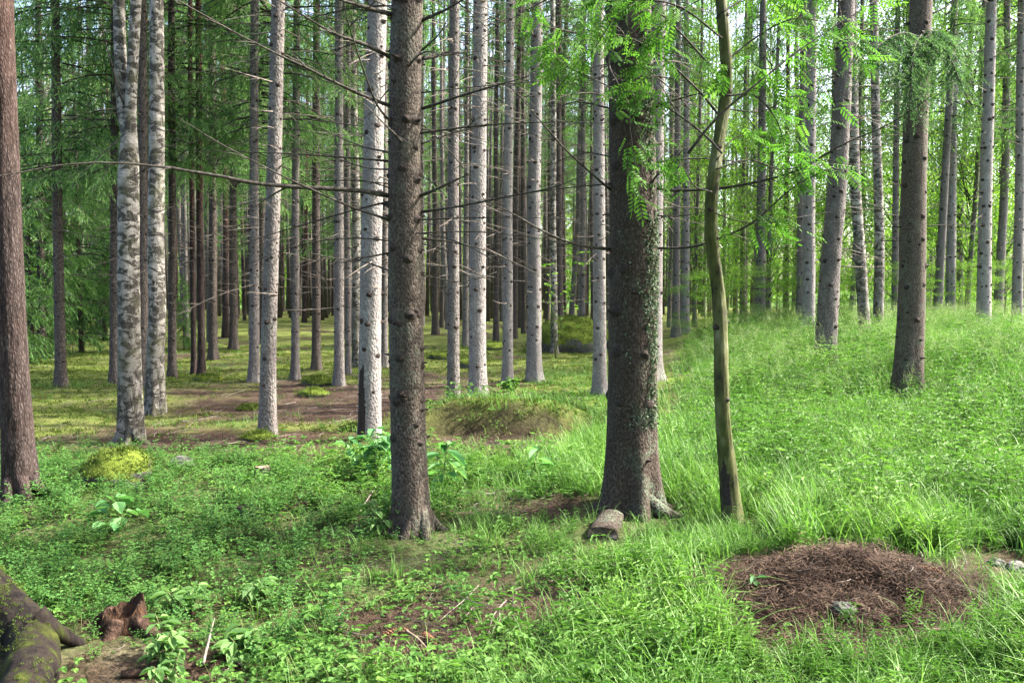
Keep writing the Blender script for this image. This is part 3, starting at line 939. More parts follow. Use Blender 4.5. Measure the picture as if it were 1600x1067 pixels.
# rowan: slender mossy crooked stem in front of the meadow
M['rowan_stem'] = M['bark_rowan']
def make_rowan():
    base = ground_hit(1146, 822)
    D = base[1]
    root = thing('rowan_tree', 'slender crooked rowan with smooth olive bark and feathery leaves', 'rowan', tuple(base))
    pts = [(1146, 822), (1140, 765), (1134, 705), (1129, 650), (1127, 590), (1126, 520), (1122, 455), (1114, 395), (1111, 330), (1116, 270), (1124, 215),
           (1132, 165), (1135, 110), (1131, 50), (1127, 0), (1124, -80), (1128, -200), (1122, -330)]
    C = np.array([at(a, b, D + 0.05 * math.sin(i * 1.3)) for i, (a, b) in enumerate(pts)]) - base
    C = np.vstack([C[:1] + [0, 0, -0.12], C])
    P = spline(C, 240)
    t = np.linspace(0, 1, 240)
    r = np.interp(t, [0, 0.06, 0.15, 0.45, 0.75, 1.0], [24, 18.5, 14, 11.5, 9.5, 4.5]) * D / F_PX * 0.85
    mb = MB()
    trunk_geo(mb, P, r, 40, 0.13, 11.0, 0.0, 0.3, 3, 77)
    th = (np.arange(40) + 0.5) / 40 * 2 * pi
    da = np.abs((th[None] + 2.2 + pi) % (2 * pi) - pi)
    zm = P[:-1, 2:3]
    mb.qm[-1] = ((da < 0.5 * sstep(0.5, 0.3, zm) + 0.25 * fbm(np.cos(th)[None] * 3, np.sin(th)[None] * 3, zm * 9, 3, 3)) & (zm < 0.55) & (zm > 0.12)).astype(int).ravel()
    knot_geo(mb, P, r, 0.5, 3.6, 5, 0.4, 0.7, (1, 3), 1)
    mb.build('trunk', [M['rowan_stem'], M['knot']], root)
    rng = np.random.default_rng(9)
    fol = MB()
    # one pinnate leaf template
    lf = MB()
    npair = 6
    add_tube(lf, np.array([[0, 0, 0], [0, 0.06, 0.006], [0, 0.15, -0.01]]), [0.0011, 0.0009, 0.0005], 3, 1, 0.3, cap=False)
    def leaflet(org, ang, L, w):
        d = np.array([sin(ang), cos(ang), -0.25])
        x = np.array([cos(ang), -sin(ang), 0])
        p = [org, org + d * L * 0.35 + x * w / 2 + [0, 0, 0.003], org + d * L * 0.7 + x * w * 0.4, org + d * L, org + d * L * 0.7 - x * w * 0.4, org + d * L * 0.35 - x * w / 2 + [0, 0, 0.003]]
        lf.add(np.array(p), [[0, 1, 2, 3], [0, 3, 4, 5]], None, 0, 0.0)
    for k in range(npair):
        y = 0.035 + k * 0.02
        L = 0.042 * (1 - 0.06 * abs(k - 2.5))
        leaflet(np.array([0, y, 0.002]), 1.05, L, 0.0125)
        leaflet(np.array([0, y, 0.002]), -1.05, L, 0.0125)
    leaflet(np.array([0, 0.15, -0.01]), 0.0, 0.04, 0.0125)
    LT = lf.arrays()
    # twigs: pixel paths with depth offset
    limbs = [([(1128, 240), (1105, 215), (1060, 180), (1010, 150), (960, 140)], 0.008, -0.35), ([(1131, 190), (1090, 140), (1040, 95), (985, 60), (930, 50), (860, 30)], 0.009, 0.0),
             ([(1133, 130), (1080, 70), (1030, 20), (980, -20)], 0.009, -0.25), ([(1128, 60), (1060, 10), (990, 0), (900, 10)], 0.007, -0.4),
             ([(1075, 240), (1120, 185), (1190, 125), (1260, 72), (1372, 0)], 0.009, -0.3), ([(1133, 150), (1180, 150), (1215, 190), (1230, 240), (1250, 290)], 0.006, -0.3),
             ([(1118, 265), (1170, 250), (1225, 265), (1290, 250), (1330, 262)], 0.006, -0.2), ([(1130, 100), (1180, 60), (1240, 30), (1310, 40)], 0.007, 0.2),
             ([(1134, 170), (1190, 175), (1245, 150), (1300, 175)], 0.005, 0.3), ([(1110, 330), (1150, 345), (1195, 350), (1235, 340)], 0.004, -0.1),
             ([(1112, 300), (1085, 290), (1060, 250), (1030, 225)], 0.005, -0.2), ([(1128, 20), (1180, -10), (1240, -20)], 0.007, -0.2),
             ([(1120, 250), (1150, 215), (1200, 215), (1260, 225)], 0.005, 0.0), ([(1125, -60), (1070, -60), (1000, -50), (930, -30)], 0.008, -0.2),
             ([(1010, 150), (985, 180), (990, 240), (1000, 300)], 0.003, -0.4), ([(930, 50), (905, 70), (880, 105), (860, 110)], 0.003, 0.0),
             ([(960, 140), (920, 120), (880, 100), (850, 60)], 0.004, -0.35), ([(1060, 180), (1030, 130), (1000, 95)], 0.004, -0.35),
             ([(1060, 10), (1030, 50), (1010, 100)], 0.004, -0.4), ([(1300, 40), (1330, 60), (1345, 110)], 0.003, 0.2),
             ([(1180, 150), (1150, 110), (1110, 105)], 0.003, -0.3), ([(960, 60), (940, 20), (900, -10), (820, 20)], 0.004, 0.1),
             ([(1000, 0), (960, 30), (920, 90), (915, 95)], 0.004, -0.4)]
    pos, yaw, tilt, roll, scl = [], [], [], [], []
    for k, (pp, r0, dy) in enumerate(limbs):
        tt = np.linspace(0, 1, len(pp))
        C = np.array([at(a, b, D + dy + 0.12 * math.sin(3 * q + k)) for (a, b), q in zip(pp, tt)]) - base
        Q = spline(C, 24)
        b = MB()
        dead_branch_geo(b, Q, r0, rng, 0.002, 2, 6)
        b.build('branch', [M['deadwood']], root)
        L = np.sum(np.linalg.norm(np.diff(Q, axis=0), axis=1))
        for q in range(int(10 + L * 18)):
            u = rng.uniform(0.3, 1.0) ** 0.8
            i = min(int(u * 23), 22)
            dv = Q[i + 1] - Q[i]
            a = math.atan2(-dv[0], dv[1]) + rng.normal(0, 1.0)
            pos.append(Q[i] + rng.normal(0, 0.045, 3))
            yaw.append(a); tilt.append(rng.normal(-0.55, 0.4)); roll.append(rng.normal(0, 0.45)); scl.append(rng.uniform(0.75, 1.2))
    scatter(fol, LT, np.array(pos), rots(yaw, tilt, roll), np.array(scl), rng.uniform(0.2, 1.8, len(pos)))
    fol.build('foliage', [M['rowan_leaf'], M['stem']], root, False)
    return root
make_rowan()

# ------------------------------------------------------------------ individual mid-distance trees
birch_fork, fB, fG = make_tree('birch', 'forked birch, pale rough trunk dividing in two above eye height', (204, 692), 33, 450, (212, 0), 'bark_birch', twigs=False, crown=None, seg=40, rings=160,
                               rough=0.06, flare=0.25, knots=False, bend=[(202, 560), (200, 300), (203, 170)], H=14, thin_above=(3.2, 0.42))
def second_stem(root, B, pts, w, bark='bark_birch', name='stem'):
    C = np.array([at(a, b, B[1] + 0.05) for a, b in pts]) - B
    P = spline(C, 70)
    mb = MB()
    trunk_geo(mb, P, np.linspace(w / 2, w * 0.18, 70) * B[1] / F_PX, 24, 0.05, 9, 0.0, 0.3, 4, 31)
    return mb.build(name, [M[bark], M['knot']], root)
second_stem(birch_fork, fB, [(201, 215), (193, 165), (189, 110), (187, 50), (186, 0), (184, -200), (180, -500)], 21)
px_branch(birch_fork, fB, [(196, 168), (185, 140), (172, 90), (158, 38)], 0.014, -0.2, seed=3, twigs=2)
link('crown', CROWNS['broad', 0], birch_fork).location = (0, 0, 8.0)

make_tree('birch', 'birch with a curved foot and black patches, behind the forked birch', (243, 648), 25, 400, (244, 0), 'bark_birch', crown='broad', twigs=False, seg=36, rings=160, rough=0.06,
          knots=False, bend=[(243, 560), (246, 480), (244, 380), (245, 180)], flare=0.4, H=16)
_, gB, gG = make_tree('spruce', 'slim smooth grey spruce standing on the bare needle litter', (418, 682), 23, 400, (433, 0), 'bark_grey', seg=32, rings=160, bend=[(420, 520), (428, 250)])
whorl_branches(_, gG, 1.6, 5.0, 14, 14, (0.3, 1.3), 0.004, 'deadgrey')
scar, sB, sG = make_tree('spruce', 'pale spruce with a black scar on its foot', (577, 688), 32, 330, (591, 0), 'bark_pale', seg=64, rings=260, bend=[(579, 520), (583, 250)], flare=0.12, scar_on=(-2.25, 0.62, 0.78))
S = 'spruce'
TREES = [
    (S, 'narrow dark spruce on green moss beside the thick edge pine', (95, 604), 15, 400, (84, 0), 'bark_dim', dict(crown='low')),
    (S, 'thin pinkish grey spruce just right of the knobbly brown spruce', (708, 642), 18, 400, (710, 0), 'bark_grey', dict(d=11.0)),
    (S, 'pale straight spruce rising behind the left end of the mossy hump', (747, 633), 25, 350, (750, 0), 'bark_pale', dict(bend=[(746, 500), (749, 250)], d=11.7)),
    (S, 'thin pale spruce between two thicker pale ones, its foot hidden by a leafy tuft', (793, 604), 15, 350, (797, 0), 'bark_pale', {}),
    (S, 'pale spruce with a wide rooted foot, left of the mossy boulder', (834, 596), 21, 350, (838, 0), 'bark_pale', dict(flare=0.5)),
    ('birch', 'thin white birch growing against the mossy boulder', (866, 552), 10, 400, (864, 0), 'bark_birch', dict(crown=None, knots=False)),
    (S, 'pale spruce just left of the thickest trunk', (937, 618), 19, 350, (936, 0), 'bark_pale', {}),
    (S, 'pale spruce half hidden behind the thickest trunk', (1018, 620), 26, 250, (1030, 0), 'bark_pale', dict(d=14.5)),
    (S, 'slim pale spruce, left one of two behind the thickest trunk at the meadow edge', (1056, 535), 11, 350, (1060, 0), 'bark_grey', dict(d=24)),
    (S, 'slim pale spruce, right one of two behind the thickest trunk at the meadow edge', (1071, 530), 11, 350, (1072, 0), 'bark_pale', dict(d=25)),
    (S, 'spruce with a warm sunlit left flank behind the meadow, right of the rowan', (1188, 500), 15, 420, (1192, 0), 'bark_grey', dict(d=25)),
    (S, 'thin grey spruce in the gap between rowan and sunlit spruce', (1160, 500), 9, 420, (1164, 0), 'bark_grey', dict(d=32)),
    (S, 'thin brown spruce midway between sunlit spruce and bright pair', (1228, 495), 9, 420, (1232, 0), 'bark_dim', dict(d=31)),
    (S, 'bright pale spruce, stouter of a close pair behind the meadow', (1263, 508), 19, 420, (1268, 0), 'bark_pale', dict(d=19)),
    (S, 'greyer thinner spruce, left of a close pair behind the meadow', (1250, 506), 12, 420, (1255, 0), 'bark_grey', dict(d=21)),
    (S, 'leaning spruce with scarred rough bark, right of the bright pair', (1290, 545), 29, 330, (1322, 0), 'bark_grey', dict(d=13.5, rough=0.12, bend=[(1296, 430), (1306, 300), (1313, 180)], scale_c=0.45, seg=36, rings=160)),
    ('birch', 'slim leaning birch between scarred spruce and straight birch', (1352, 520), 17, 420, (1332, 60), 'bark_birch', dict(d=17, knots=False, bend=[(1344, 400), (1336, 250)], crown='broad')),
    ('birch', 'straight birch with dark upper stem, beside the leaning birch', (1372, 516), 15, 400, (1368, 0), 'bark_birch', dict(d=18, knots=False, bend=[(1374, 380), (1370, 200)], crown='broad')),
    (S, 'thin grey spruce directly left of the drooping-branch spruce', (1398, 505), 10, 420, (1402, 0), 'bark_grey', dict(d=23)),
    (S, 'thin pale spruce low in the gap right of the drooping-branch spruce', (1485, 490), 14, 400, (1492, 100), 'bark_pale', dict(d=23)),
    (S, 'pale lavender spruce standing alone at the back of the meadow', (1537, 490), 20, 400, (1549, 20), 'bark_pale', dict(d=18)),
    (S, 'pale spruce cut by the right edge of the photo', (1590, 488), 15, 400, (1595, 0), 'bark_pale', dict(d=19)),
    (S, 'very thin spruce right of the lone lavender spruce', (1562, 490), 7, 420, (1566, 100), 'bark_dim', dict(d=32)),
    ('pine', 'red barked pine leaning close to a twin, past the birches', (315, 590), 11, 450, (312, 0), 'bark_pine', dict(crown='pine', knots=False)),
    ('pine', 'brown pine twin left of the red barked pine', (303, 585), 8, 450, (300, 0), 'bark_pine', dict(crown='pine', knots=False)),
    (S, 'brown spruce between the two birches, further back', (224, 606), 15, 450, (224, 0), 'bark_dim', dict(crown=None)),
    (S, 'brown spruce left of the forked birch, further back', (178, 600), 13, 450, (180, 0), 'bark_dim', dict(crown='low')),
    (S, 'brown spruce right of the curved-foot birch', (269, 590), 12, 450, (268, 0), 'bark_dim', dict(crown='lush')),
    (S, 'dark double-looking spruce right of the red pine', (333, 562), 13, 450, (331, 0), 'bark_dim', dict(crown='lush')),
    (S, 'light brown spruce left of the slim grey spruce on litter', (397, 597), 15, 450, (398, 0), 'bark_grey', dict(crown='lush')),
    (S, 'brown spruce in the gap left of the light brown spruce', (365, 545), 12, 450, (366, 0), 'bark_dim', dict(crown='lush')),
    (S, 'pinkish slim spruce right of the slim grey spruce on litter', (461, 593), 12, 450, (464, 0), 'bark_grey', {}),
    (S, 'brown spruce with a dark foot, halfway from grey to scarred spruce', (494, 578), 13, 450, (494, 0), 'bark_dim', {}),
    (S, 'grey spruce, stouter of a pair left of the scarred pale spruce', (530, 603), 15, 450, (530, 0), 'bark_grey', {}),
    (S, 'grey thinner spruce, right of a pair left of the scarred pale spruce', (544, 585), 9, 450, (545, 0), 'bark_grey', {}),
    ('birch', 'dark blotched birch touching the left flank of the scarred pale spruce', (558, 575), 14, 450, (551, 0), 'bark_birch', dict(knots=False, crown=None)),
    (S, 'thin grey spruce between scarred pale spruce and knobbly brown spruce', (600, 575), 11, 450, (601, 0), 'bark_grey', {}),
    (S, 'dim spruce deep in shade at the far left behind the dark narrow spruce', (66, 560), 12, 450, (62, 0), 'bark_dim', dict(crown='low')),
    (S, 'thin pale spruce in the gap between thin pale and straight pale spruces', (727, 540), 9, 450, (729, 0), 'bark_grey', {}),
    (S, 'dim spruce right of the straight pale spruce, deep in the stand', (775, 540), 9, 450, (777, 0), 'bark_dim', {}),
    (S, 'slim grey spruce right of the mossy boulder', (910, 540), 9, 450, (912, 0), 'bark_grey', {}),
    (S, 'thin spruce peeping out right of the pale one left of the thickest trunk', (953, 540), 8, 450, (954, 0), 'bark_grey', {}),
]
PLACED = [(0.0, 0.0)]
for kind, label, base, w, wy, top, bark, kw in TREES:
    kw = dict(kw)
    if 690 < base[0] < 1420 and kw.get('crown', 'spruce') == 'spruce':
        kw.setdefault('scale_c', 0.6 if base[0] < 1000 else 0.42)
    if kind == 'birch' and base[0] > 1000:
        kw.setdefault('scale_c', 0.55)
    kw.setdefault('flare', 0.5)
    kw.setdefault('flare_h', 0.18)
    root, B, G = make_tree(kind, label, base, w, wy, top, bark, **kw)
    PLACED.append((B[0], B[1]))
for o in (pine, main, big, birch_fork, scar):
    PLACED.append((o.location.x, o.location.y))

drooper, dB, dG = make_tree('spruce', 'brown spruce on the meadow with a drooping green branch across its trunk', (1417, 614), 39, 430, (1441, 0), 'bark_main', twigs=False, seg=48, rings=200, bend=[(1424, 480), (1431, 250)], scale_c=0.45)
PLACED.append((dB[0], dB[1]))
roots(drooper, dB, ((-0.5, 0.36, 0.05), (-1.6, 0.3, 0.05), (-2.7, 0.4, 0.05)), 8, 'bark_main')
roots(birch_fork, fB, ((-0.5, 0.5, 0.05), (-1.5, 0.3, 0.05), (-2.6, 0.3, 0.04)), 9, 'bark_birch')
for k, (pts, r0, dy, tw) in enumerate((([(1408, 355), (1350, 352), (1280, 344)], 0.008, 0.1, 5), ([(1448, 353), (1500, 351), (1542, 353)], 0.008, 0.2, 4),
                                       ([(1452, 24), (1480, 10), (1500, -8)], 0.012, 0.1, 2), ([(1408, 376), (1340, 378), (1270, 380)], 0.005, 0.3, 5), ([(1405, 180), (1370, 175), (1320, 178)], 0.006, 0.2, 4))):
    px_branch(drooper, dB, pts, r0, dy, twigs=tw, seed=380 + k)

def live_branch(root, B, pts, dy, seed, dens=120, hang=0.5):
    """A drooping spruce branch with hanging needle sprays."""
    rng = np.random.default_rng(seed)
    k = np.linspace(0, 1, len(pts))
    C = spline(np.array([at(p[0], p[1], B[1] + dy * t - 0.15) for p, t in zip(pts, k)]) - B, 24)
    mb = MB()
    add_tube(mb, C, np.linspace(0.013, 0.004, 24), 6, 0)
    pos, dirs, rn = [], [], []
    for q in range(dens):
        u = rng.uniform(0.05, 1)
        p = C[int(u * 23)]
        l = rng.uniform(0.12, hang) * (0.6 + 0.6 * (1 - abs(u - 0.5)))
        dv = norm(np.array([rng.normal(0, 0.7), rng.normal(0, 0.7), -rng.uniform(0.2, 1.3)]))
        s = np.linspace(0, 1, 5)[:, None]
        tw = p + dv * l * s + np.array([0, 0, -0.25 * l]) * s ** 2
        add_tube(mb, tw, np.linspace(0.003, 0.0012, 5), 3, 0, cap=False)
        m = int(l / 0.008)
        s = np.linspace(0.05, 1, m)[:, None]
        pos.append(p + dv * l * s + np.array([0, 0, -0.25 * l]) * s ** 2)
        dirs.append(norm(dv * 0.8 + rng.normal(0, 0.75, (m, 3))))
        rn.append(np.clip(rng.normal(0.5, 0.2) + 0.3 * s[:, 0], 0, 1) * 2)
    pos, dirs, rn = np.concatenate(pos), np.concatenate(dirs), np.concatenate(rn)
    x = norm(np.cross(dirs, norm(rng.normal(0, 1, pos.shape))))
    Rm = np.stack([x, dirs, np.cross(x, dirs)], -1)
    K = kite(0.034, 0.010)
    scatter(mb, (K, np.array([[0, 1, 2, 3]]), np.zeros((0, 3), int), np.array([1]), np.zeros(0, int), np.zeros(4)), pos, Rm, rng.uniform(0.7, 1.3, len(pos)), rn)
    return mb.build('needle_sprays', [M['deadwood'], M['needle_near']], root, False)
live_branch(drooper, dB, [(1440, 60), (1410, 52), (1375, 70), (1355, 105)], -0.8, 1)
live_branch(drooper, dB, [(1440, 60), (1455, 62), (1480, 85), (1500, 125)], -0.7, 2)
live_branch(drooper, dB, [(1440, 55), (1430, 70), (1425, 110), (1422, 160)], -0.9, 3, 150)
live_branch(drooper, dB, [(1440, 50), (1465, 50), (1490, 60)], 0.5, 4, 110)

# ------------------------------------------------------------------ the crowded stand behind
FAR = []
for sd_, bark in enumerate(('bark_dim', 'bark_grey', 'bark_pine', 'bark_dim')):
    rng = np.random.default_rng(500 + sd_)
    z = np.r_[-0.2, np.linspace(0, 19.5, 34)]
    P = np.stack([0.10 * vnoise(z * 0.25, sd_ + 0.5, s=5), 0.10 * vnoise(z * 0.25, sd_ + 9.5, s=6), z], -1)
    P[:, :2] -= P[1, :2]
    r = trunk_profile(19.5, 0.105, 1.5, z)
    mb = MB()
    trunk_geo(mb, P, r, 12, 0.04, 9, 0.35, 0.3, 5, sd_ + 60)
    if bark != 'bark_pine':
        knot_geo(mb, P, r, 0.5, 8, sd_, 0.4, 1.1, (2, 4), 1)
    FAR.append(mb.mesh('far_trunk', [M[bark], M['knot']]))

def far_tree(x, y, kind, crown, rng, label, group, var=None, s=None):
    i = var if var is not None else int(rng.choice([0, 1, 1, 3]))
    nm, cat = NAMES[kind]
    root = thing(nm, label, cat, (x, y, float(terrain(x, y))), rng.uniform(0, 6.28), group)
    s = s or rng.uniform(0.62, 1.1)
    sh = rng.uniform(0.85, 1.12)
    t = link('trunk', FAR[i], root)
    t.scale = (s, s, sh)
    t.rotation_euler = (rng.normal(0, 0.016), rng.normal(0, 0.016), 0)
    if crown:
        keys = [k for k in CROWNS if k[0] == crown]
        c = link('crown', CROWNS[keys[int(rng.integers(len(keys)))]], root)
        q = rng.uniform(0.85, 1.15)
        c.scale = (q, q, sh * rng.uniform(0.92, 1.06))
        c.rotation_euler = (0, 0, rng.uniform(0, 6.28))
    if kind == 'spruce':
        d = link('dead_twigs', TWIGS[int(rng.integers(4))], root)
        d['kind'] = 'stuff'
        d.rotation_euler = (0, 0, rng.uniform(0, 6.28))
    return root

rng = np.random.default_rng(77)
cnt = 0
tries = 0
while cnt < 290 and tries < 20000:
    tries += 1
    y = 18 + 52 * rng.uniform(0, 1) ** 0.68
    x = rng.uniform(-0.72, 0.68) * (y + 3)
    px, py = to_px(np.array(x), np.array(y), np.array(0.0))
    if x > 1.5 + 0.10 * y and y < 27:
        continue
    if px > 1080 and rng.uniform() < 0.9:
        continue
    if px > 1080 and y < 34:
        continue
    if y < 20 and 600 < px < 1000:
        continue
    if 290 < px < 350 and rng.uniform() < 0.5:
        continue
    if any((x - a) ** 2 + (y - b) ** 2 < 1.25 ** 2 for a, b in PLACED):
        continue
    PLACED.append((x, y))
    cnt += 1
    if px < 520 and rng.uniform() < 0.3:
        far_tree(x, y, 'pine', 'pine', rng, 'thin reddish pine crowded among the far left spruces', 'pines in the far left stand', 2)
    elif px < 220:
        if rng.uniform() < 0.45:
            continue
        far_tree(x, y, 'spruce', 'spruce' if rng.uniform() < 0.3 else None, rng, 'thin shaded spruce in the crowded stand behind the birches', 'spruces in the far left stand')
    elif px < 560:
        far_tree(x, y, 'spruce', ('low' if rng.uniform() < 0.4 else 'spruce') if rng.uniform() < 0.7 else None, rng, 'thin shaded spruce in the crowded stand behind the birches', 'spruces in the far left stand')
    elif px < 1000:
        far_tree(x, y, 'spruce', 'spruce' if rng.uniform() < (0.68 if px < 880 or y > 34 else 0.25) else None, rng, 'thin dark spruce in the crowded stand behind the pale trunks', 'spruces in the far middle stand')
    else:
        far_tree(x, y, 'spruce', 'spruce' if rng.uniform() < 0.4 else None, rng, 'thin spruce beyond the grassy meadow on the right', 'spruces beyond the meadow')

rng = np.random.default_rng(79)
for (x, y) in ((-4.2, -0.6), (-6.3, -3.0), (-7.2, 1.4), (-9.4, -1.2), (-5.6, 3.2), (-8.6, 4.6), (-3.4, -4.4), (-1.2, -6.0), (-11.0, 2.6), (-7.5, -5.6)):  # unseen trees, added on the left to block sky light
    far_tree(x, y, 'spruce', 'spruce', rng, 'tall unseen spruce, added left of the viewer to block sky light', 'added light-blocking spruces left of the viewer', None, 1.2)

for (x, y) in ((1.6, -3.2), (4.6, -2.2), (7.4, -0.6), (3.0, -6.2), (6.4, -5.0), (0.4, -8.6), (9.6, -3.6), (10.8, 1.2), (-3.0, -8.2)):  # more unseen trees, added at the back so near trunks stay dark
    far_tree(x, y, 'spruce', 'lush', rng, 'bushy unseen spruce, added behind the viewer to block sky light', 'added light-blocking spruces behind the viewer', None, 1.1)

# young green spruces in the dark left corner, one sapling in the stand
def young(px_, d, scale, label, var):
    P = at(px_, 560, d)
    x, y = P[0], P[1]
    root = thing('young_spruce', label, 'young spruce', (x, y, float(terrain(x, y))), 1.0 + px_)
    mb = MB()
    z = np.linspace(-0.1, 7.8 if var == 0 else 5.8, 10)
    add_tube(mb, np.stack([z * 0, z * 0, z], -1), np.linspace(0.07, 0.01, 10), 8)
    a = mb.build('trunk', [M['bark_dim']], root)
    c = link('crown', CROWNS['young', var], root)
    root.scale = (scale, scale, scale)
young(50, 20, 1.0, 'bushy young spruce left of the dark narrow spruce, green to the ground', 0)
young(128, 22, 1.05, 'bushy young spruce right of the dark narrow spruce, green to the ground', 0)
young(165, 26, 1.1, 'bushy young spruce left of the forked birch, deep in the shade', 1)
young(-20, 17, 1.0, 'bushy young spruce at the left edge behind the thick pine', 1)
young(288, 23, 0.35, 'small green spruce seedling on moss left of the red pine', 1)

# light green broadleaf trees beyond the meadow and the left gap
rng = np.random.default_rng(78)
for (px_, d, s) in ((1085, 30, 1.0), (1130, 36, 1.1), (1200, 27, 1.0), (1240, 40, 1.2), (1300, 30, 1.1), (1345, 38, 1.2), (1400, 28, 1.0), (1460, 34, 1.2), (1510, 26, 1.0),
                    (1570, 31, 1.2), (1610, 25, 1.1), (1660, 35, 1.2), (1150, 48, 1.3), (1280, 50, 1.3), (1420, 48, 1.3), (1540, 46, 1.3)):
    P = at(px_, 480, d)
    far_tree(P[0], P[1], 'broad', 'broad', rng, 'light green broadleaf tree behind the meadow', 'broadleaf trees beyond the meadow', 1, 0.7 * s)
for (px_, d, s) in ((30, 36, 1.0), (150, 44, 1.1), (-20, 38, 1.1), (210, 55, 1.2)):
    P = at(px_, 480, d)
    far_tree(P[0], P[1], 'broad', 'broad', rng, 'pale green broadleaf tree high in the gap at the far left', 'broadleaf trees in the far left gap', 1, 0.8 * s)
for k_, (px_, d) in enumerate(((1100, 21), (1165, 22.5), (1215, 21.5), (1300, 21), (1335, 24), (1420, 22), (1455, 25), (1510, 23), (1570, 22), (1250, 25))):
    P = at(px_, 480, d)
    b_ = thing('leafy_bush', 'light green leafy bush at the back edge of the meadow', 'bush', (P[0], P[1], float(terrain(P[0], P[1])) - 0.2), k_ * 1.3, 'bushes at the back of the meadow')
    c_ = link('crown', CROWNS['broad', 0], b_)
    c_.scale = (0.34, 0.34, 0.15)
    tw_ = MB()
    add_tube(tw_, np.array([[0, 0, -0.1], [0.03, 0, 0.6], [0.0, 0.05, 1.4]]), np.array([0.02, 0.014, 0.006]), 6)
    tw_.build('stem', [M['stem']], b_)
for (px_, d) in ((1465, 22), (1500, 30), (1560, 24), (1620, 22), (1180, 34), (1330, 26)):
    P = at(px_, 480, d)
    far_tree(P[0], P[1], 'spruce', 'low', rng, 'light green spruce with hanging boughs behind the meadow', 'hanging-bough spruces beyond the meadow', 1)

# far-off wood beyond the stand
def far_wood():
    rng = np.random.default_rng(90)
    mb = MB()
    K = kite(0.5, 0.34)
    pos, rn = [], []
    for c in range(260):
        y = rng.uniform(82, 120)
        x = rng.uniform(-0.8, 0.8) * y
        h = rng.uniform(9, 25) if x < 12 else rng.uniform(7, 19)
        rr = rng.uniform(2.2, 4.6)
        n = int(26 * h)
        f = rng.uniform(0, 1, n)
        az = rng.uniform(0, 6.28, n)
        rad = rr * np.sqrt(np.clip(1 - (2 * f - 0.9) ** 2 / 1.3, 0.03, 1)) * rng.uniform(0.45, 1.05, n)
        pos.append(np.stack([x + np.cos(az) * rad, y + np.sin(az) * rad, 0.3 + h * f], -1) + rng.normal(0, 0.25, (n, 3)))
        rn.append(np.clip(rng.normal(rng.uniform(0.25, 0.8), 0.14, n), 0, 1) * 2)
    pos, rn = np.concatenate(pos), np.concatenate(rn)
    n = len(pos)
    scatter(mb, (K, np.array([[0, 1, 2, 3]]), np.zeros((0, 3), int), np.array([0]), np.zeros(0, int), np.zeros(4)), pos,
            rots(rng.uniform(0, 6.28, n), rng.normal(-0.5, 0.6, n), rng.normal(0, 0.5, n)), rng.uniform(0.6, 1.5, n), rn)
    o = mb.build('far_woods', [M['farleaf']], None, False)
    tag(o, 'sunlit green woodland edge beyond the spruce stand', 'woodland', kind='stuff')
far_wood()

def distant_stand():
    rng = np.random.default_rng(91)
    mb = MB()
    for q in range(400):
        y = rng.uniform(40, 74)
        x = rng.uniform(-0.62, 0.3) * y
        z0 = float(terrain(x, y))
        h = rng.uniform(12, 19)
        l = rng.normal(0, 0.25, 2)
        P = np.array([[x, y, z0 - 0.1], [x + 0.3 * l[0], y, z0 + 0.35 * h], [x + l[0], y + l[1], z0 + h]])
        add_tube(mb, P, np.array([0.115, 0.085, 0.02]) * rng.uniform(0.6, 1.15), 7, 0, rng.uniform(0, 1))
    o = mb.build('distant_stand', [M['bark_grey']], None, True)
    tag(o, 'mass of thin trunks at the very back of the spruce stand', 'woodland', kind='stuff')
distant_stand()

# ------------------------------------------------------------------ ground cover templates
def leaf6(mb, org, d, up, L, w, rnd=0.0, droop=0.25, m=0, fold=0.15):
    d = norm(d)
    x = norm(np.cross(d, up))
    n = np.cross(x, d)
    org = np.asarray(org, float)
    P = [org, org + d * L * 0.33 + x * w / 2 + n * fold * w, org + d * L * 0.68 + x * w * 0.42 + n * (fold * w - droop * L * 0.3), org + d * L - n * droop * L,
         org + d * L * 0.68 - x * w * 0.42 + n * (fold * w - droop * L * 0.3), org + d * L * 0.33 - x * w / 2 + n * fold * w]
    mb.add(np.array(P), [[0, 1, 2, 3], [0, 3, 4, 5]], None, m, rnd)

def strip(mb, P, w, m=0, rnd=0.0, side=None):
    P = np.asarray(P, float)
    d = norm(P[-1] - P[0])
    s = norm(np.cross(d, [0, 0, 1.0] if abs(d[2]) < 0.9 else [1.0, 0.2, 0])) if side is None else side
    w = np.asarray(w, float)[:, None]
    V = np.concatenate([P - s * w / 2, P + s * w / 2])
    k = len(P)
    i = np.arange(k - 1)
    mb.add(V, np.stack([i, i + k, i + k + 1, i + 1], -1), None, m, rnd)

def t_bilberry(seed, h=0.2):
    rng = np.random.default_rng(seed)
    mb = MB()
    for s in range(7):
        az = rng.uniform(0, 6.28)
        out = rng.uniform(0.15, 0.75)
        hh = h * rng.uniform(0.6, 1.15)
        t = np.linspace(0, 1, 5)[:, None]
        P = np.array([cos(az), sin(az), 0]) * hh * out * t ** 1.3 + np.array([0, 0, hh]) * t
        strip(mb, P, np.linspace(0.0025, 0.001, 5), 1, 0.3)
        for q in range(8):
            u = rng.uniform(0.35, 1.0)
            p = np.array([np.interp(u, t[:, 0], P[:, k]) for k in range(3)]) + rng.normal(0, 0.008, 3)
            a = rng.uniform(0, 6.28)
            leaf6(mb, p, [cos(a), sin(a), rng.uniform(-0.1, 0.55)], [0, 0, 1], rng.uniform(0.02, 0.032), rng.uniform(0.012, 0.019), rng.uniform(-0.15, 0.15) + 0.35 * u, 0.1)
    return mb.arrays()

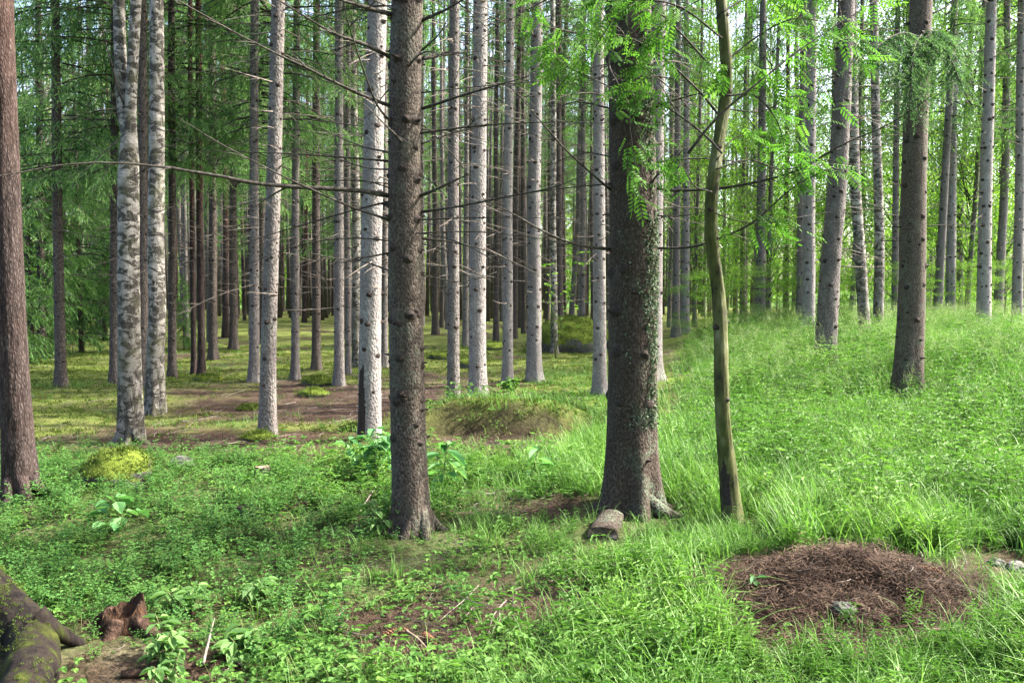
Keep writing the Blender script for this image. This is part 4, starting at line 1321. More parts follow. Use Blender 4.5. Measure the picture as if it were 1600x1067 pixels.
def t_grass(seed, n=16, h=0.3, w=0.005, arch=1.0, spread=0.05):
    rng = np.random.default_rng(seed)
    mb = MB()
    for b in range(n):
        az = rng.uniform(0, 6.28)
        l = h * rng.uniform(0.5, 1.15)
        o = np.array([rng.normal(0, spread), rng.normal(0, spread), -0.02])
        d = np.array([cos(az), sin(az), 0])
        a = arch * rng.uniform(0.25, 1.1)
        t = np.linspace(0, 1, 6)[:, None]
        P = o + np.array([0, 0, 1.0]) * l * (t - 0.42 * a * t ** 2.4) + d * l * 0.75 * a * t ** 1.9
        strip(mb, P, w * np.array([0.7, 1, 0.95, 0.75, 0.45, 0.08]) * rng.uniform(0.7, 1.2), 0, rng.uniform(0, 0.5) + 0.25 * t[:, 0].repeat(2).reshape(6, 2).T.ravel() * 0.8,
              side=np.array([-d[1], d[0], 0.15]))
    return mb.arrays()

def t_panicle(seed, h=0.75):
    rng = np.random.default_rng(seed)
    mb = MB()
    for b in range(3):
        az = rng.uniform(0, 6.28)
        d = np.array([cos(az), sin(az), 0])
        hh = h * rng.uniform(0.75, 1.1)
        t = np.linspace(0, 1, 5)[:, None]
        o = np.array([rng.normal(0, 0.05), rng.normal(0, 0.05), 0])
        P = o + np.array([0, 0, hh]) * t + d * 0.22 * hh * t ** 2.2
        strip(mb, P, np.linspace(0.0026, 0.0012, 5), 0, 0.3)
        for q in range(16):
            u = rng.uniform(0.66, 1.0)
            p = np.array([np.interp(u, t[:, 0], P[:, k]) for k in range(3)])
            a = rng.uniform(0, 6.28)
            l = rng.uniform(0.03, 0.09) * (1.3 - u)
            e = p + np.array([cos(a), sin(a), 0.7]) * l * 2
            strip(mb, np.array([p, e]), np.array([0.001, 0.0008]), 1, 0.4)
            strip(mb, np.array([e, e + [0, 0, -0.008]]), np.array([0.004, 0.002]), 1, rng.uniform(0.2, 0.6))
    return mb.arrays()

def t_lance(seed, h=0.3):
    rng = np.random.default_rng(seed)
    mb = MB()
    for s in range(3):
        az = rng.uniform(0, 6.28)
        hh = h * rng.uniform(0.6, 1.1)
        o = np.array([rng.normal(0, 0.03), rng.normal(0, 0.03), 0])
        t = np.linspace(0, 1, 5)[:, None]
        P = o + np.array([cos(az), sin(az), 0]) * hh * 0.3 * t ** 1.5 + np.array([0, 0, hh]) * t
        strip(mb, P, np.linspace(0.003, 0.0015, 5), 1, 0.4)
        for q in range(7):
            u = 0.25 + 0.75 * q / 6
            p = np.array([np.interp(u, t[:, 0], P[:, k]) for k in range(3)])
            a = q * 1.6 + rng.uniform(0, 1)
            for sgn in (0, pi):
                leaf6(mb, p, [cos(a + sgn), sin(a + sgn), rng.uniform(0.1, 0.6)], [0, 0, 1], rng.uniform(0.05, 0.085) * (1.15 - 0.5 * u), rng.uniform(0.011, 0.017), rng.uniform(0, 0.25) + 0.25 * u, 0.35)
    return mb.arrays()

def t_trifol(seed, h=0.22, L=0.05):
    rng = np.random.default_rng(seed)
    mb = MB()
    for s in range(4):
        az = rng.uniform(0, 6.28)
        hh = h * rng.uniform(0.5, 1.15)
        d = np.array([cos(az), sin(az), 0])
        t = np.linspace(0, 1, 4)[:, None]
        P = d * hh * 0.5 * t + np.array([0, 0, hh]) * t
        strip(mb, P, np.linspace(0.003, 0.0015, 4), 1, 0.4)
        r0 = rng.uniform(0, 0.5)
        for a, k in ((0, 1.1), (1.25, 0.9), (-1.25, 0.9)):
            leaf6(mb, P[-1], [cos(az + a), sin(az + a), rng.uniform(-0.15, 0.25)], [0, 0, 1], L * k, L * 0.62 * k, r0 + rng.uniform(0, 0.1), 0.2)
    return mb.arrays()

def t_sorrel(seed):
    rng = np.random.default_rng(seed)
    mb = MB()
    for s in range(9):
        p = np.array([rng.normal(0, 0.06), rng.normal(0, 0.06), rng.uniform(0.02, 0.075)])
        a0 = rng.uniform(0, 6.28)
        r0 = rng.uniform(0, 0.5)
        for k in range(3):
            a = a0 + k * 2.094
            leaf6(mb, p, [cos(a), sin(a), -0.1], [0, 0, 1], rng.uniform(0.014, 0.024), 0.018, r0, 0.15)
    return mb.arrays()

def t_fern(seed, L=0.3):
    rng = np.random.default_rng(seed)
    mb = MB()
    for s in range(4):
        az = rng.uniform(0, 6.28)
        d = np.array([cos(az), sin(az), 0])
        sd_ = np.array([-d[1], d[0], 0])
        t = np.linspace(0, 1, 8)[:, None]
        l = L * rng.uniform(0.7, 1.1)
        P = np.array([0, 0, 1.0]) * l * (0.9 * t - 0.55 * t ** 2) + d * l * (0.3 * t + 0.6 * t ** 2)
        strip(mb, P, np.linspace(0.003, 0.001, 8), 1, 0.4)
        r0 = rng.uniform(0.1, 0.45)
        for q in range(11):
            u = 0.25 + 0.72 * q / 10
            p = np.array([np.interp(u, t[:, 0], P[:, k]) for k in range(3)])
            for sg in (-1, 1):
                leaf6(mb, p, sd_ * sg + d * 0.35, [0, 0, 1], 0.24 * l * (1.08 - u), 0.045 * l, r0 + rng.uniform(0, 0.1), 0.15)
    return mb.arrays()

def t_moss(seed):
    rng = np.random.default_rng(seed)
    mb = MB()
    for s in range(16):
        az, e = rng.uniform(0, 6.28), rng.uniform(0.15, 1.3)
        d = np.array([cos(az) * cos(e), sin(az) * cos(e), sin(e)])
        o = np.array([rng.normal(0, 0.022), rng.normal(0, 0.022), -0.004])
        x = norm(np.cross(d, [0.3, 0.2, 1]))
        l, w = rng.uniform(0.012, 0.03), rng.uniform(0.004, 0.008)
        mb.add(np.array([o, o + d * l * 0.5 + x * w / 2, o + d * l, o + d * l * 0.5 - x * w / 2]), [[0, 1, 2, 3]], None, 0, rng.uniform(0, 0.5))
    return mb.arrays()

def t_litter(seed):
    rng = np.random.default_rng(seed)
    mb = MB()
    for s in range(14):
        a = rng.uniform(0, 6.28)
        l = rng.uniform(0.015, 0.07)
        o = np.array([rng.normal(0, 0.05), rng.normal(0, 0.05), rng.uniform(0.0, 0.012)])
        d = np.array([cos(a), sin(a), rng.normal(0, 0.18)]) * l
        strip(mb, np.array([o - d / 2, o + d / 2]), np.array([0.0028, 0.0015]) * rng.uniform(0.7, 1.8), 0, rng.uniform(0, 0.5))
    return mb.arrays()

def t_twig(seed):
    rng = np.random.default_rng(seed)
    mb = MB()
    L = rng.uniform(0.2, 0.6)
    P = spline(np.array([[0, 0, 0.01], [rng.normal(0, 0.03), L * 0.5, 0.025], [rng.normal(0, 0.05), L, 0.012]]), 8)
    dead_branch_geo(mb, P, rng.uniform(0.003, 0.007), rng, 0.0015, 3, 4)
    return mb.arrays()
def sample(n, ylo, yhi, xk=0.72, x0=0.6, power=1.0):
    """Points on the ground; denser near the camera as power grows."""
    u = RNG.uniform(0, 1, n)
    y = ylo + (yhi - ylo) * u ** power
    x = RNG.uniform(-1, 1, n) * (xk * y + x0)
    return x, y

AVOID = [(mB[0], mB[1], 0.17), (bB[0], bB[1] - 0.06, 0.37), (ground_hit(945, 845)[0], ground_hit(945, 845)[1], 0.26), (ground_hit(1146, 822)[0], ground_hit(1146, 822)[1], 0.13), (pB[0], pB[1], 0.22), (fB[0], fB[1], 0.2), (dB[0], dB[1], 0.22)]
ANT = ground_hit(1325, 925)
STUMP = ground_hit(195, 985)
BARE = ground_hit(1570, 886)
MST = ground_hit(1310, 950)
LOGP = ground_hit(60, 1020)
def keep_clear(x, y):
    k = np.ones(len(x), bool)
    for a, b, r in AVOID + [(BARE[0], BARE[1], 0.3), (MST[0], MST[1] - 0.04, 0.13), (STUMP[0], STUMP[1], 0.16), (LOGP[0] - 0.1, LOGP[1] - 0.1, 0.32)]:
        k &= (x - a) ** 2 + (y - b) ** 2 > r * r
    q = np.sqrt(((x - ANT[0] + 0.05) / 0.76) ** 2 + ((y - ANT[1] + 0.08) / 0.58) ** 2) + 0.75 * fbm(x * 2.6, y * 2.6, s=61, o=4)
    k &= (q > 1.0) | (RNG.uniform(0, 1, len(x)) < 0.11)
    hy = y - 9.1 + 0.12 * np.sin(x * 4.3 + 1)
    k &= ~((np.abs(x + 0.12) < 0.95) & (np.abs(hy - 0.02) < 0.12) & (RNG.uniform(0, 1, len(x)) < 0.9) & (fbm(x * 2.2, y * 2.2, s=71, o=3) > -0.25))
    return k

ROWAN_FOOT = ground_hit(1146, 822)
def foot_low(x, y):
    k = np.ones(len(x))
    for fx, fy, w, l in ((ROWAN_FOOT[0], ROWAN_FOOT[1], 0.28, 0.7), (bB[0] - 0.1, bB[1] - 0.1, 0.55, 1.1), (mB[0], mB[1], 0.26, 0.6), (ANT[0], ANT[1] - 0.35, 0.6, 0.75), (STUMP[0], STUMP[1], 0.2, 0.6), (BARE[0], BARE[1], 0.3, 0.8), (dB[0], dB[1], 0.35, 1.6)):
        xx = fx * y / fy
        q = sstep(1.3, 0.8, np.abs(x - xx) / w) * sstep(fy + 0.35, fy + 0.1, y) * sstep(fy - l - 0.25, fy - l, y)
        k = np.minimum(k, 1 - 0.42 * q)
    return k

def plant(name, mats, tpls, x, y, keep, smin, smax, label, cat, tilt=0.15, zoff=-0.01, extra=None):
    keep = keep & keep_clear(x, y)
    x, y = x[keep], y[keep]
    z = terrain(x, y) + zoff
    mb = MB()
    n = len(x)
    idx = RNG.integers(0, len(tpls), n)
    ng = 0.5 + 0.5 * fbm(x * 1.3, y * 1.3, s=55, o=3)
    rnd = np.clip(ng + RNG.normal(0, 0.16, n), 0, 1)
    sc_ = RNG.uniform(smin, smax, n) * (1 if extra is None else extra[keep]) * foot_low(x, y)
    for i, t in enumerate(tpls):
        s = idx == i
        scatter(mb, t, np.stack([x[s], y[s], z[s]], -1), rots(RNG.uniform(0, 6.28, s.sum()), RNG.normal(0, tilt, s.sum())), sc_[s], rnd[s] )
    # template values run 0..0.5, halved in scatter: stretch to 0..1
    o = mb.build(name, mats, None, False)
    a = o.data.attributes['rnd']
    v = np.empty(len(a.data), np.float32)
    a.data.foreach_get('value', v)
    a.data.foreach_set('value', np.clip(v * 1.25, 0, 1))
    tag(o, label, cat, kind='stuff')
    print(name, n, 'plants', len(o.data.polygons), 'faces')
    return o

def field(x, y):
    brown, moss, mead, px, py, n, n2 = zones(x, y)
    return brown, moss, mead, px, py, n, n2

# bilberry shrubs: left foreground
x, y = sample(9000, 3.0, 9.0)
b, mo, me_, px, py, n, n2 = field(x, y)
w = sstep(620, 400, px + 160 * n) * sstep(1.0, 0.3, b) * sstep(690, 740, py - 10 * n) * sstep(1060, 960, py + 0.25 * px * 0 + 60 * n2)
plant('bilberry_shrubs', [M['bilberry'], M['stem']], [t_bilberry(i) for i in range(6)], x, y, RNG.uniform(0, 1, len(x)) < w * (0.28 + 0.72 * sstep(-0.3, 0.15, n2 + 0.5 * n)), 0.45, 1.0, 'dense bright green bilberry shrubs on the left forest floor', 'bilberry')

# mixed low herbs: centre and right foreground
x, y = sample(24000, 3.0, 11.0, power=1.0)
b, mo, me_, px, py, n, n2 = field(x, y)
r = RNG.uniform(0, 1, len(x))
ctr = sstep(330, 520, px + 120 * n) * sstep(650, 720, py)
open_ = np.clip(1.05 - b * 1.25, 0, 1)
w_tri = ctr * open_ * sstep(-0.3, 0.3, n + 0.6 * n2) * 0.28 * sstep(1500, 1000, px)
plant('low_herbs', [M['herb'], M['stem']], [t_trifol(i, 0.16, 0.038) for i in range(5)] + [t_sorrel(10 + i) for i in range(4)], x, y, r < np.maximum(w_tri, 0.2 * hump_mask(x, y)), 0.7, 1.35, 'low three-leaved herbs among litter in the foreground', 'herbs')
r = RNG.uniform(0, 1, len(x))
w_l = open_ * (0.55 * sstep(800, 1120, px + 120 * n) * sstep(830, 900, py) + 0.12 * ctr * sstep(-0.1, 0.3, n2)) * sstep(-0.8, 0.0, n2 + 0.6)
plant('lance_leaved_herbs', [M['herb'], M['stem']], [t_lance(i) for i in range(6)], x, y, r < w_l, 0.45, 1.0, 'upright herbs with narrow pointed leaves in the right foreground', 'herbs')
r = RNG.uniform(0, 1, len(x))
w_f = ctr * open_ * 0.035 * sstep(0.0, 0.4, n2) + 0.02 * me_
plant('small_ferns', [M['herb'], M['stem']], [t_fern(i) for i in range(4)], x, y, r < w_f, 0.6, 1.2, 'small ferns scattered between the herbs', 'ferns')

x, y = sample(26000, 3.0, 9.5)
b, mo, me_, px, py, n, n2 = field(x, y)
r = RNG.uniform(0, 1, len(x))
plant('small_leaf_carpet', [M['herb'], M['stem']], [t_sorrel(110 + i) for i in range(5)] + [t_trifol(120 + i, 0.09, 0.022) for i in range(3)], x, y,
      r < (0.5 * np.clip(1.0 - b * 1.25, 0, 1) * (0.25 + 0.75 * sstep(-0.25, 0.25, n2 + 0.3 * n)) + 0.04) * sstep(690, 730, py), 0.7, 1.3, 'carpet of small clover-like leaves covering the foreground floor', 'herbs')
# short arching grass
x, y = sample(26000, 3.0, 12.0)
b, mo, me_, px, py, n, n2 = field(x, y)
r = RNG.uniform(0, 1, len(x))
w_g = open_ if False else np.clip(1.05 - b * 1.3, 0, 1)
w_g = w_g * (0.75 * sstep(560, 1000, px + 160 * n2) + 0.10 * sstep(300, 600, px)) * sstep(640, 720, py) * (1 - 0.35 * sstep(880, 960, py))
plant('arching_grass', [M['grass']], [t_grass(i, 14, 0.27, 0.0048, 1.1, 0.04) for i in range(6)], x, y, r < w_g, 0.55, 1.35, 'short arching grass around the near trunks', 'grass', extra=0.75 + 0.5 * sstep(700, 1100, px))

# tall meadow grass with pale seed heads
x, y = sample(42000, 5.0, 27.0, 0.7, 1.0, 0.9)
b, mo, me_, px, py, n, n2 = field(x, y)
r = RNG.uniform(0, 1, len(x))
plant('meadow_grass', [M['grass']], [t_grass(20 + i, 13, 0.38, 0.0075, 0.9, 0.08) for i in range(6)], x, y, r < me_ * 0.72, 0.55, 1.2, 'tall soft meadow grass on the right', 'grass')
r = RNG.uniform(0, 1, len(x))
plant('seed_heads', [M['grass'], M['panicle']], [t_panicle(40 + i) for i in range(5)], x, y, r < me_ * sstep(7.5, 12, y) * 0.16, 0.6, 1.0, 'pale wispy seed heads above the meadow grass', 'grass')
r = RNG.uniform(0, 1, len(x))
plant('meadow_herbs', [M['herb'], M['stem']], [t_trifol(60 + i, 0.42, 0.05) for i in range(4)] + [t_lance(70 + i, 0.5) for i in range(2)], x, y,
      r < me_ * 0.75 * sstep(-0.3, 0.3, n2) * (1 + sstep(9, 15, y)), 0.6, 1.1, 'leafy raspberry-like herbs among the meadow grass', 'herbs')

# moss carpet and litter
x, y = sample(60000, 6.0, 24.0, 0.66, 0.5, 0.9)
FEET = [(a, c) for a, c in PLACED if 6 < c < 24]
fx = np.repeat([a for a, c in FEET], 26); fy = np.repeat([c for a, c in FEET], 26)
fa, fr = RNG.uniform(0, 6.28, len(fx)), RNG.uniform(0.09, 0.34, len(fx))
nf = len(fx)
x, y = np.r_[x, fx + np.cos(fa) * fr], np.r_[y, fy + np.sin(fa) * fr]
b, mo, me_, px, py, n, n2 = field(x, y)
r = RNG.uniform(0, 1, len(x))
r[-nf:] = np.where(fa < 4.5, -1.0, r[-nf:])
plant('moss_carpet', [M['moss']], [t_moss(i) for i in range(5)], x, y, r < mo * (1 - b) * (1 - me_) * sstep(1010, 980, px) * (0.35 + 0.65 * sstep(-0.3, 0.2, n2)), 1.0, 2.6, 'yellow green moss carpet under the stand', 'moss', zoff=0.0)
r = RNG.uniform(0, 1, len(x))
plant('thin_grass', [M['grass']], [t_grass(80 + i, 9, 0.16, 0.005, 1.0, 0.06) for i in range(4)], x, y, r < 0.22 * hump_mask(x, y) + 0.16 * (1 - b) * (1 - me_) * sstep(-0.1, 0.35, n) * sstep(1000, 950, px + 0) + 0.5 * (1 - b) * (1 - me_) * sstep(820, 900, px + 60 * n) * sstep(1050, 1000, px) * sstep(560, 600, py), 0.6, 1.3, 'thin grass tufts on the mossy forest floor', 'grass')
x, y = sample(30000, 3.0, 14.0, 0.68, 0.5)
b, mo, me_, px, py, n, n2 = field(x, y)
r = RNG.uniform(0, 1, len(x))
plant('needle_litter', [M['drystraw']], [t_litter(i) for i in range(5)], x, y, r < 0.12 + 0.75 * b, 0.7, 1.5, 'brown needles and twiglets littering the forest floor', 'litter', zoff=0.004)

x, y = sample(5200, 3.0, 20.0, 0.66, 0.5)
b, mo, me_, px, py, n, n2 = field(x, y)
plant('fallen_twigs_litter', [M['deadgrey']], [t_twig(i) for i in range(8)], x, y, RNG.uniform(0, 1, len(x)) < (0.05 + 0.4 * b) * (1 - me_), 0.6, 1.3, 'small dead twigs strewn over the forest floor', 'litter', 0.05, 0.0)

# ------------------------------------------------------------------ single things on the ground
def rock(name, label, cat, loc, size, mat, seed, rough=0.22, sink=0.35, part=None):
    nu, nv = 40, 26
    th = np.arange(nu) / nu * 2 * pi
    ph = np.linspace(0.02, pi - 0.02, nv)
    T, Pm = np.meshgrid(th, ph)
    d = np.stack([np.sin(Pm) * np.cos(T), np.sin(Pm) * np.sin(T), np.cos(Pm)], -1)
    r = 1 + rough * fbm(d[..., 0] * 1.6 + seed, d[..., 1] * 1.6, d[..., 2] * 1.6, seed, 4) + 0.05 * fbm(d[..., 0] * 7, d[..., 1] * 7 + seed, d[..., 2] * 7, seed, 2)
    V = d * r[..., None] * np.array(size)
    V[..., 2] += size[2] * (1 - 2 * sink)
    i = np.arange(nv - 1)[:, None] * nu
    j = np.arange(nu)[None]
    Q = np.stack([i + j, i + nu + j, i + nu + (j + 1) % nu, i + (j + 1) % nu], -1).reshape(-1, 4)
    mb = MB()
    mb.add(V.reshape(-1, 3), Q)
    o = mb.build(name, [M[mat]])
    o.location = loc
    return tag(o, label, cat), V.reshape(-1, 3)

def moss_fuzz(o, V, n, seed, s=1.0):
    rng = np.random.default_rng(seed)
    up = V[:, 2] > np.percentile(V[:, 2], 45)
    I = rng.choice(np.where(up)[0], n)
    c = V.mean(0)
    pos = V[I] + rng.normal(0, 0.02, (n, 3)) * np.array([1, 1, 0.2])
    mb = MB()
    scatter(mb, t_moss(seed), pos, rots(rng.uniform(0, 6.28, n), rng.normal(0, 0.3, n)), rng.uniform(0.7, 1.5, n) * s, rng.uniform(0.2, 1, n))
    f = mb.build('moss_sprays', [M['moss']], o, False)

R_ = {}
p = ground_hit(185, 752)
o, V = rock('mossy_stone', 'yellow green mossy stone among bilberry, behind the round-leaved sapling', 'stone', p, (0.27, 0.25, 0.2), 'mossrock', 3, sink=0.3)
moss_fuzz(o, V, 420, 1)
p = at(888, 545, 21.5); p[2] = float(terrain(p[0], p[1]))
o, V = rock('mossy_boulder', 'large moss covered boulder in the stand, a white birch growing against it', 'boulder', p, (0.95, 0.8, 0.62), 'mossrock', 8, sink=0.3)
moss_fuzz(o, V, 900, 2, 1.8)
for (px_, py_, s, lab, sd_) in ((490, 618, 0.22, 'round moss cushion on the sunlit edge of the bare litter', 11), (497, 600, 0.26, 'low moss cushion at the back of the bare litter', 12), (392, 640, 0.13, 'small moss cushion left of the slim grey spruce', 13),
                                (404, 686, 0.15, 'moss cushion at the foot of the slim grey spruce', 14), (325, 596, 0.25, 'moss hummock at the foot of the red pine', 15), (557, 672, 0.14, 'moss cushion left of the scarred pale spruce', 16),
                                (738, 573, 0.35, 'moss hummock behind the straight pale spruce', 17), (690, 560, 0.3, 'moss hummock behind the thin pinkish spruce', 18), (775, 545, 0.35, 'moss hummock left of the mossy boulder', 19)):
    p = ground_hit(px_, py_)
    o, V = rock('moss_cushion', lab, 'moss cushion', p, (s, s * 0.9, s * 0.42), 'mossrock', sd_, sink=0.4)
    moss_fuzz(o, V, 160, sd_, 1.2)
p = ground_hit(283, 730)
rock('grey_stone', 'grey bare stone right of the yellow green mossy stone', 'stone', p, (0.11, 0.09, 0.08), 'rock', 21)

# needle mound in the right foreground
def needle_mound():
    c = ANT
    n = 90
    r = np.linspace(0, 1, 40)
    th = np.arange(n) / n * 2 * pi
    Rr, T = np.meshgrid(r, th, indexing='ij')
    ex = (0.70 + 0.10 * np.clip(-np.cos(T), 0, 1) * np.clip(-np.sin(T) + 0.4, 0, 1)) * (1 + 0.10 * np.sin(2 * T + 0.6) + 0.08 * np.sin(5 * T) + 0.06 * np.sin(9 * T + 2))
    X, Y = c[0] + np.cos(T) * Rr * ex, c[1] + np.sin(T) * Rr * 0.42 * (1 + 0.08 * np.sin(3 * T))
    Z = terrain(X, Y) - 0.03 + 0.12 * (1 - Rr ** 2.0) + 0.13 * fbm(X * 4, Y * 5, s=14, o=4) * (1.05 - Rr)
    V = np.stack([X, Y, Z], -1) - c
    i = np.arange(39)[:, None] * n
    j = np.arange(n)[None]
    Q = np.stack([i + j, i + n + j, i + n + (j + 1) % n, i + (j + 1) % n], -1).reshape(-1, 4)
    mb = MB()
    mb.add(V.reshape(-1, 3), Q)
    o = mb.build('needle_mound', [M['soil']])
    o.location = c
    tag(o, 'brown mound of spruce needles and twigs in the right foreground', 'needle mound')
    rng = np.random.default_rng(3)
    k = 2600
    a, q = rng.uniform(0, 6.28, k), np.sqrt(rng.uniform(0, 1, k)) * 0.98
    I = (q * 39).astype(int) * n + (a / 6.28 * n).astype(int)
    pos = V.reshape(-1, 3)[I] + rng.normal(0, 0.012, (k, 3)) * np.array([1, 1, 0.3]) + [0, 0, 0.004]
    b = MB()
    tp = [t_litter(90 + s) for s in range(4)]
    for s in range(4):
        ss = np.arange(k) % 4 == s
        scatter(b, tp[s], pos[ss], rots(rng.uniform(0, 6.28, ss.sum()), rng.normal(0, 0.3, ss.sum()), rng.normal(0, 0.3, ss.sum())), rng.uniform(0.6, 1.25, ss.sum()), rng.uniform(0, 1.3, ss.sum()))
    k2 = 900
    a2, q2 = rng.uniform(0, 6.28, k2), rng.uniform(0.85, 1.35, k2)
    xx, yy = c[0] + np.cos(a2) * q2 * 0.66, c[1] + np.sin(a2) * q2 * 0.42
    scatter(b, tp[0], np.stack([xx, yy, terrain(xx, yy) + 0.012], -1) - c, rots(rng.uniform(0, 6.28, k2), rng.normal(0, 0.15, k2)), rng.uniform(0.6, 1.3, k2), rng.uniform(0, 1.3, k2))
    b.build('dry_needles', [M['drystraw']], o, False)
    tw = MB()
    for s in range(26):
        a2, q2 = rng.uniform(0, 6.28), rng.uniform(0, 0.9)
        i2 = int(q2 * 39) * n + int(a2 / 6.28 * n)
        pv = V.reshape(-1, 3)[i2]
        scatter(tw, t_twig(200 + s), pv[None] + [[0, 0, 0.012]], rots([rng.uniform(0, 6.28)], [rng.normal(0, 0.12)]), np.array([rng.uniform(0.3, 0.7)]))
    tw.build('twigs', [M['deadgrey']], o)['kind'] = 'stuff'
    return V.reshape(-1, 3), n
MV, MN = needle_mound()
def on_mound(px_, py_):
    d = ray(px_, py_)
    t = np.linspace(2.5, 9, 4000)
    P = EYE + d * t[:, None]
    W = MV + ANT
    best = None
    dd = ((P[::20, None, :] - W[None]) ** 2).sum(-1)
    i, j = np.unravel_index(np.argmin(dd), dd.shape)
    return W[j]
p = on_mound(1310, 948)
rock('mound_stone', 'grey angular stone resting on the front of the needle mound', 'stone', (p[0], p[1] - 0.02, p[2]), (0.055, 0.045, 0.04), 'rock', 41, 0.6, 0.5)
for q_, (px_, py_, s_, lab_) in enumerate(((1556, 884, 0.05, 'grey stone in the small bare patch at the right edge, left one'), (1588, 892, 0.06, 'dark grey stone cut by the right edge beside the bare patch'))):
    p = ground_hit(px_, py_)
    rock('edge_stone', lab_, 'stone', p, (s_, s_ * 0.8, s_ * 0.7), 'rock', 51 + q_, 0.55, 0.4)
p = ground_hit(1092, 938)
rock('pinkish_stone', 'small pale pinkish stone left of the needle mound', 'stone', p, (0.035, 0.03, 0.03), 'rock', 42, 0.3, 0.3)

def spruce_cone(label, p, az, tilt, L=0.11):
    mb = MB()
    rng = np.random.default_rng(int(abs(p[0] * 1000)))
    t = np.linspace(0, 1, 12)
    rr = 0.016 * np.sin(np.pi * (0.12 + 0.8 * t)) ** 0.7
    add_tube(mb, np.stack([t * 0, (t - 0.5) * L, t * 0], -1), rr * 0.85, 10)
    for q in range(70):
        u = q / 70
        a = q * 2.4
        r0 = 0.016 * math.sin(pi * (0.12 + 0.8 * u)) ** 0.7
        o = np.array([cos(a) * r0 * 0.7, (u - 0.5) * L, sin(a) * r0 * 0.7])
        d = np.array([cos(a) * 0.7, 0.75, sin(a) * 0.7])
        leaf6(mb, o, d, [cos(a), 0, sin(a)], 0.014, 0.012, 0.0, 0.1)
    o = mb.build('spruce_cone', [M['cone']])
    o.location = p + np.array([0, 0, 0.014])
    o.rotation_euler = (tilt, 0, az)
    tag(o, label, 'cone')
spruce_cone('brown spruce cone lying on the right of the needle mound top', on_mound(1450, 893), 1.2, 0.1)
spruce_cone('brown spruce cone lying in the litter patch at bottom centre', ground_hit(672, 1005), 0.6, 0.1)
spruce_cone('orange brown spruce cone at the left end of the bottom centre litter', ground_hit(620, 992), 1.8, -0.1)

# stumps
def stump(label, p, r, h, seed, name='tree_stump', mat='bark_dim', top='cutwood'):
    root = thing(name, label, 'stump', tuple(p))
    z = np.linspace(-0.08, h, 14)
    P = np.stack([z * 0, z * 0, z], -1)
    mb = MB()
    trunk_geo(mb, P, np.full(14, r), 32, 0.06, 9, 0.3, 0.1, 4, seed)
    mb.build('bark', [M[mat]], root)
    mb = MB()
    n = 32
    th = np.arange(n) / n * 2 * pi
    V = [np.stack([np.cos(th) * r * q, np.sin(th) * r * q, np.full(n, h + 0.006 * (1 - q) + 0.004 * np.sin(th * 2))], -1) for q in (1.02, 0.7, 0.35, 0.02)]
    i = np.arange(3)[:, None] * n
    j = np.arange(n)[None]
    mb.add(np.concatenate(V), np.stack([i + j, i + (j + 1) % n, i + n + (j + 1) % n, i + n + j], -1).reshape(-1, 4))
    mb.build('cut_face', [M[top]], root)
stump('small cut stump with a pale top among bilberry, in front of the slim grey spruce', ground_hit(410, 752), 0.055, 0.12, 4)
stump('low broad stump with a mossy top, sunk in bilberry', ground_hit(387, 806), 0.07, 0.07, 5, top='mosslog')

def rotten_stump():
    p = STUMP
    root = thing('rotten_stump', 'rotten orange brown stump with a broken top, bottom left', 'stump', tuple(p))
    n, k = 40, 22
    th = np.arange(n) / n * 2 * pi
    mb = MB()
    rng = np.random.default_rng(2)
    topz = 0.10 + 0.055 * np.clip(np.sin(th * 1 + 1.0), -0.3, 1) + 0.025 * vnoise(np.cos(th) * 4, np.sin(th) * 4, s=8) + 0.010 * rng.normal(0, 1, n)
    z = np.linspace(0, 1, k)[:, None] * (topz[None] + 0.06) - 0.06
    r = 0.135 * (1 + 0.45 * np.exp(-(z + 0.06) / 0.08) * (0.4 + 0.6 * np.cos(3 * th[None] + 1)) + 0.16 * fbm(np.cos(th)[None] * 5, np.sin(th)[None] * 5, z * 3, 12, 3)) * (1 - 0.35 * np.linspace(0, 1, k)[:, None])
    V = np.stack([np.cos(th)[None] * r, np.sin(th)[None] * r, z], -1)
    i = np.arange(k - 1)[:, None] * n
    j = np.arange(n)[None]
    Q = np.stack([i + j, i + (j + 1) % n, i + n + (j + 1) % n, i + n + j], -1).reshape(-1, 4)
    inner = np.stack([np.cos(th) * r[-1] * 0.5, np.sin(th) * r[-1] * 0.5, topz * 0.45], -1)
    V2 = np.concatenate([V.reshape(-1, 3), inner, [[0, 0, 0.03]]])
    b = (k - 1) * n
    jj = np.arange(n)
    Q2 = np.stack([b + jj, b + (jj + 1) % n, k * n + (jj + 1) % n, k * n + jj], -1)
    T = np.stack([k * n + jj, k * n + (jj + 1) % n, np.full(n, k * n + n)], -1)
    mb.add(V2, np.concatenate([Q, Q2]), T)
    mb.build('broken_shell', [M['rotwood']], root, False)
    for az, L in ((-0.5, 0.34), (2.7, 0.25), (-1.6, 0.2)):
        t = np.linspace(0, 1, 10)
        C = np.stack([np.cos(az) * (0.08 + L * t), np.sin(az) * (0.08 + L * t), 0.09 * (1 - t) ** 2 - 0.02], -1)
        mb = MB()
        add_tube(mb, C, 0.04 * (1 - 0.65 * t), 10)
        mb.build('root', [M['soil']], root)
rotten_stump()

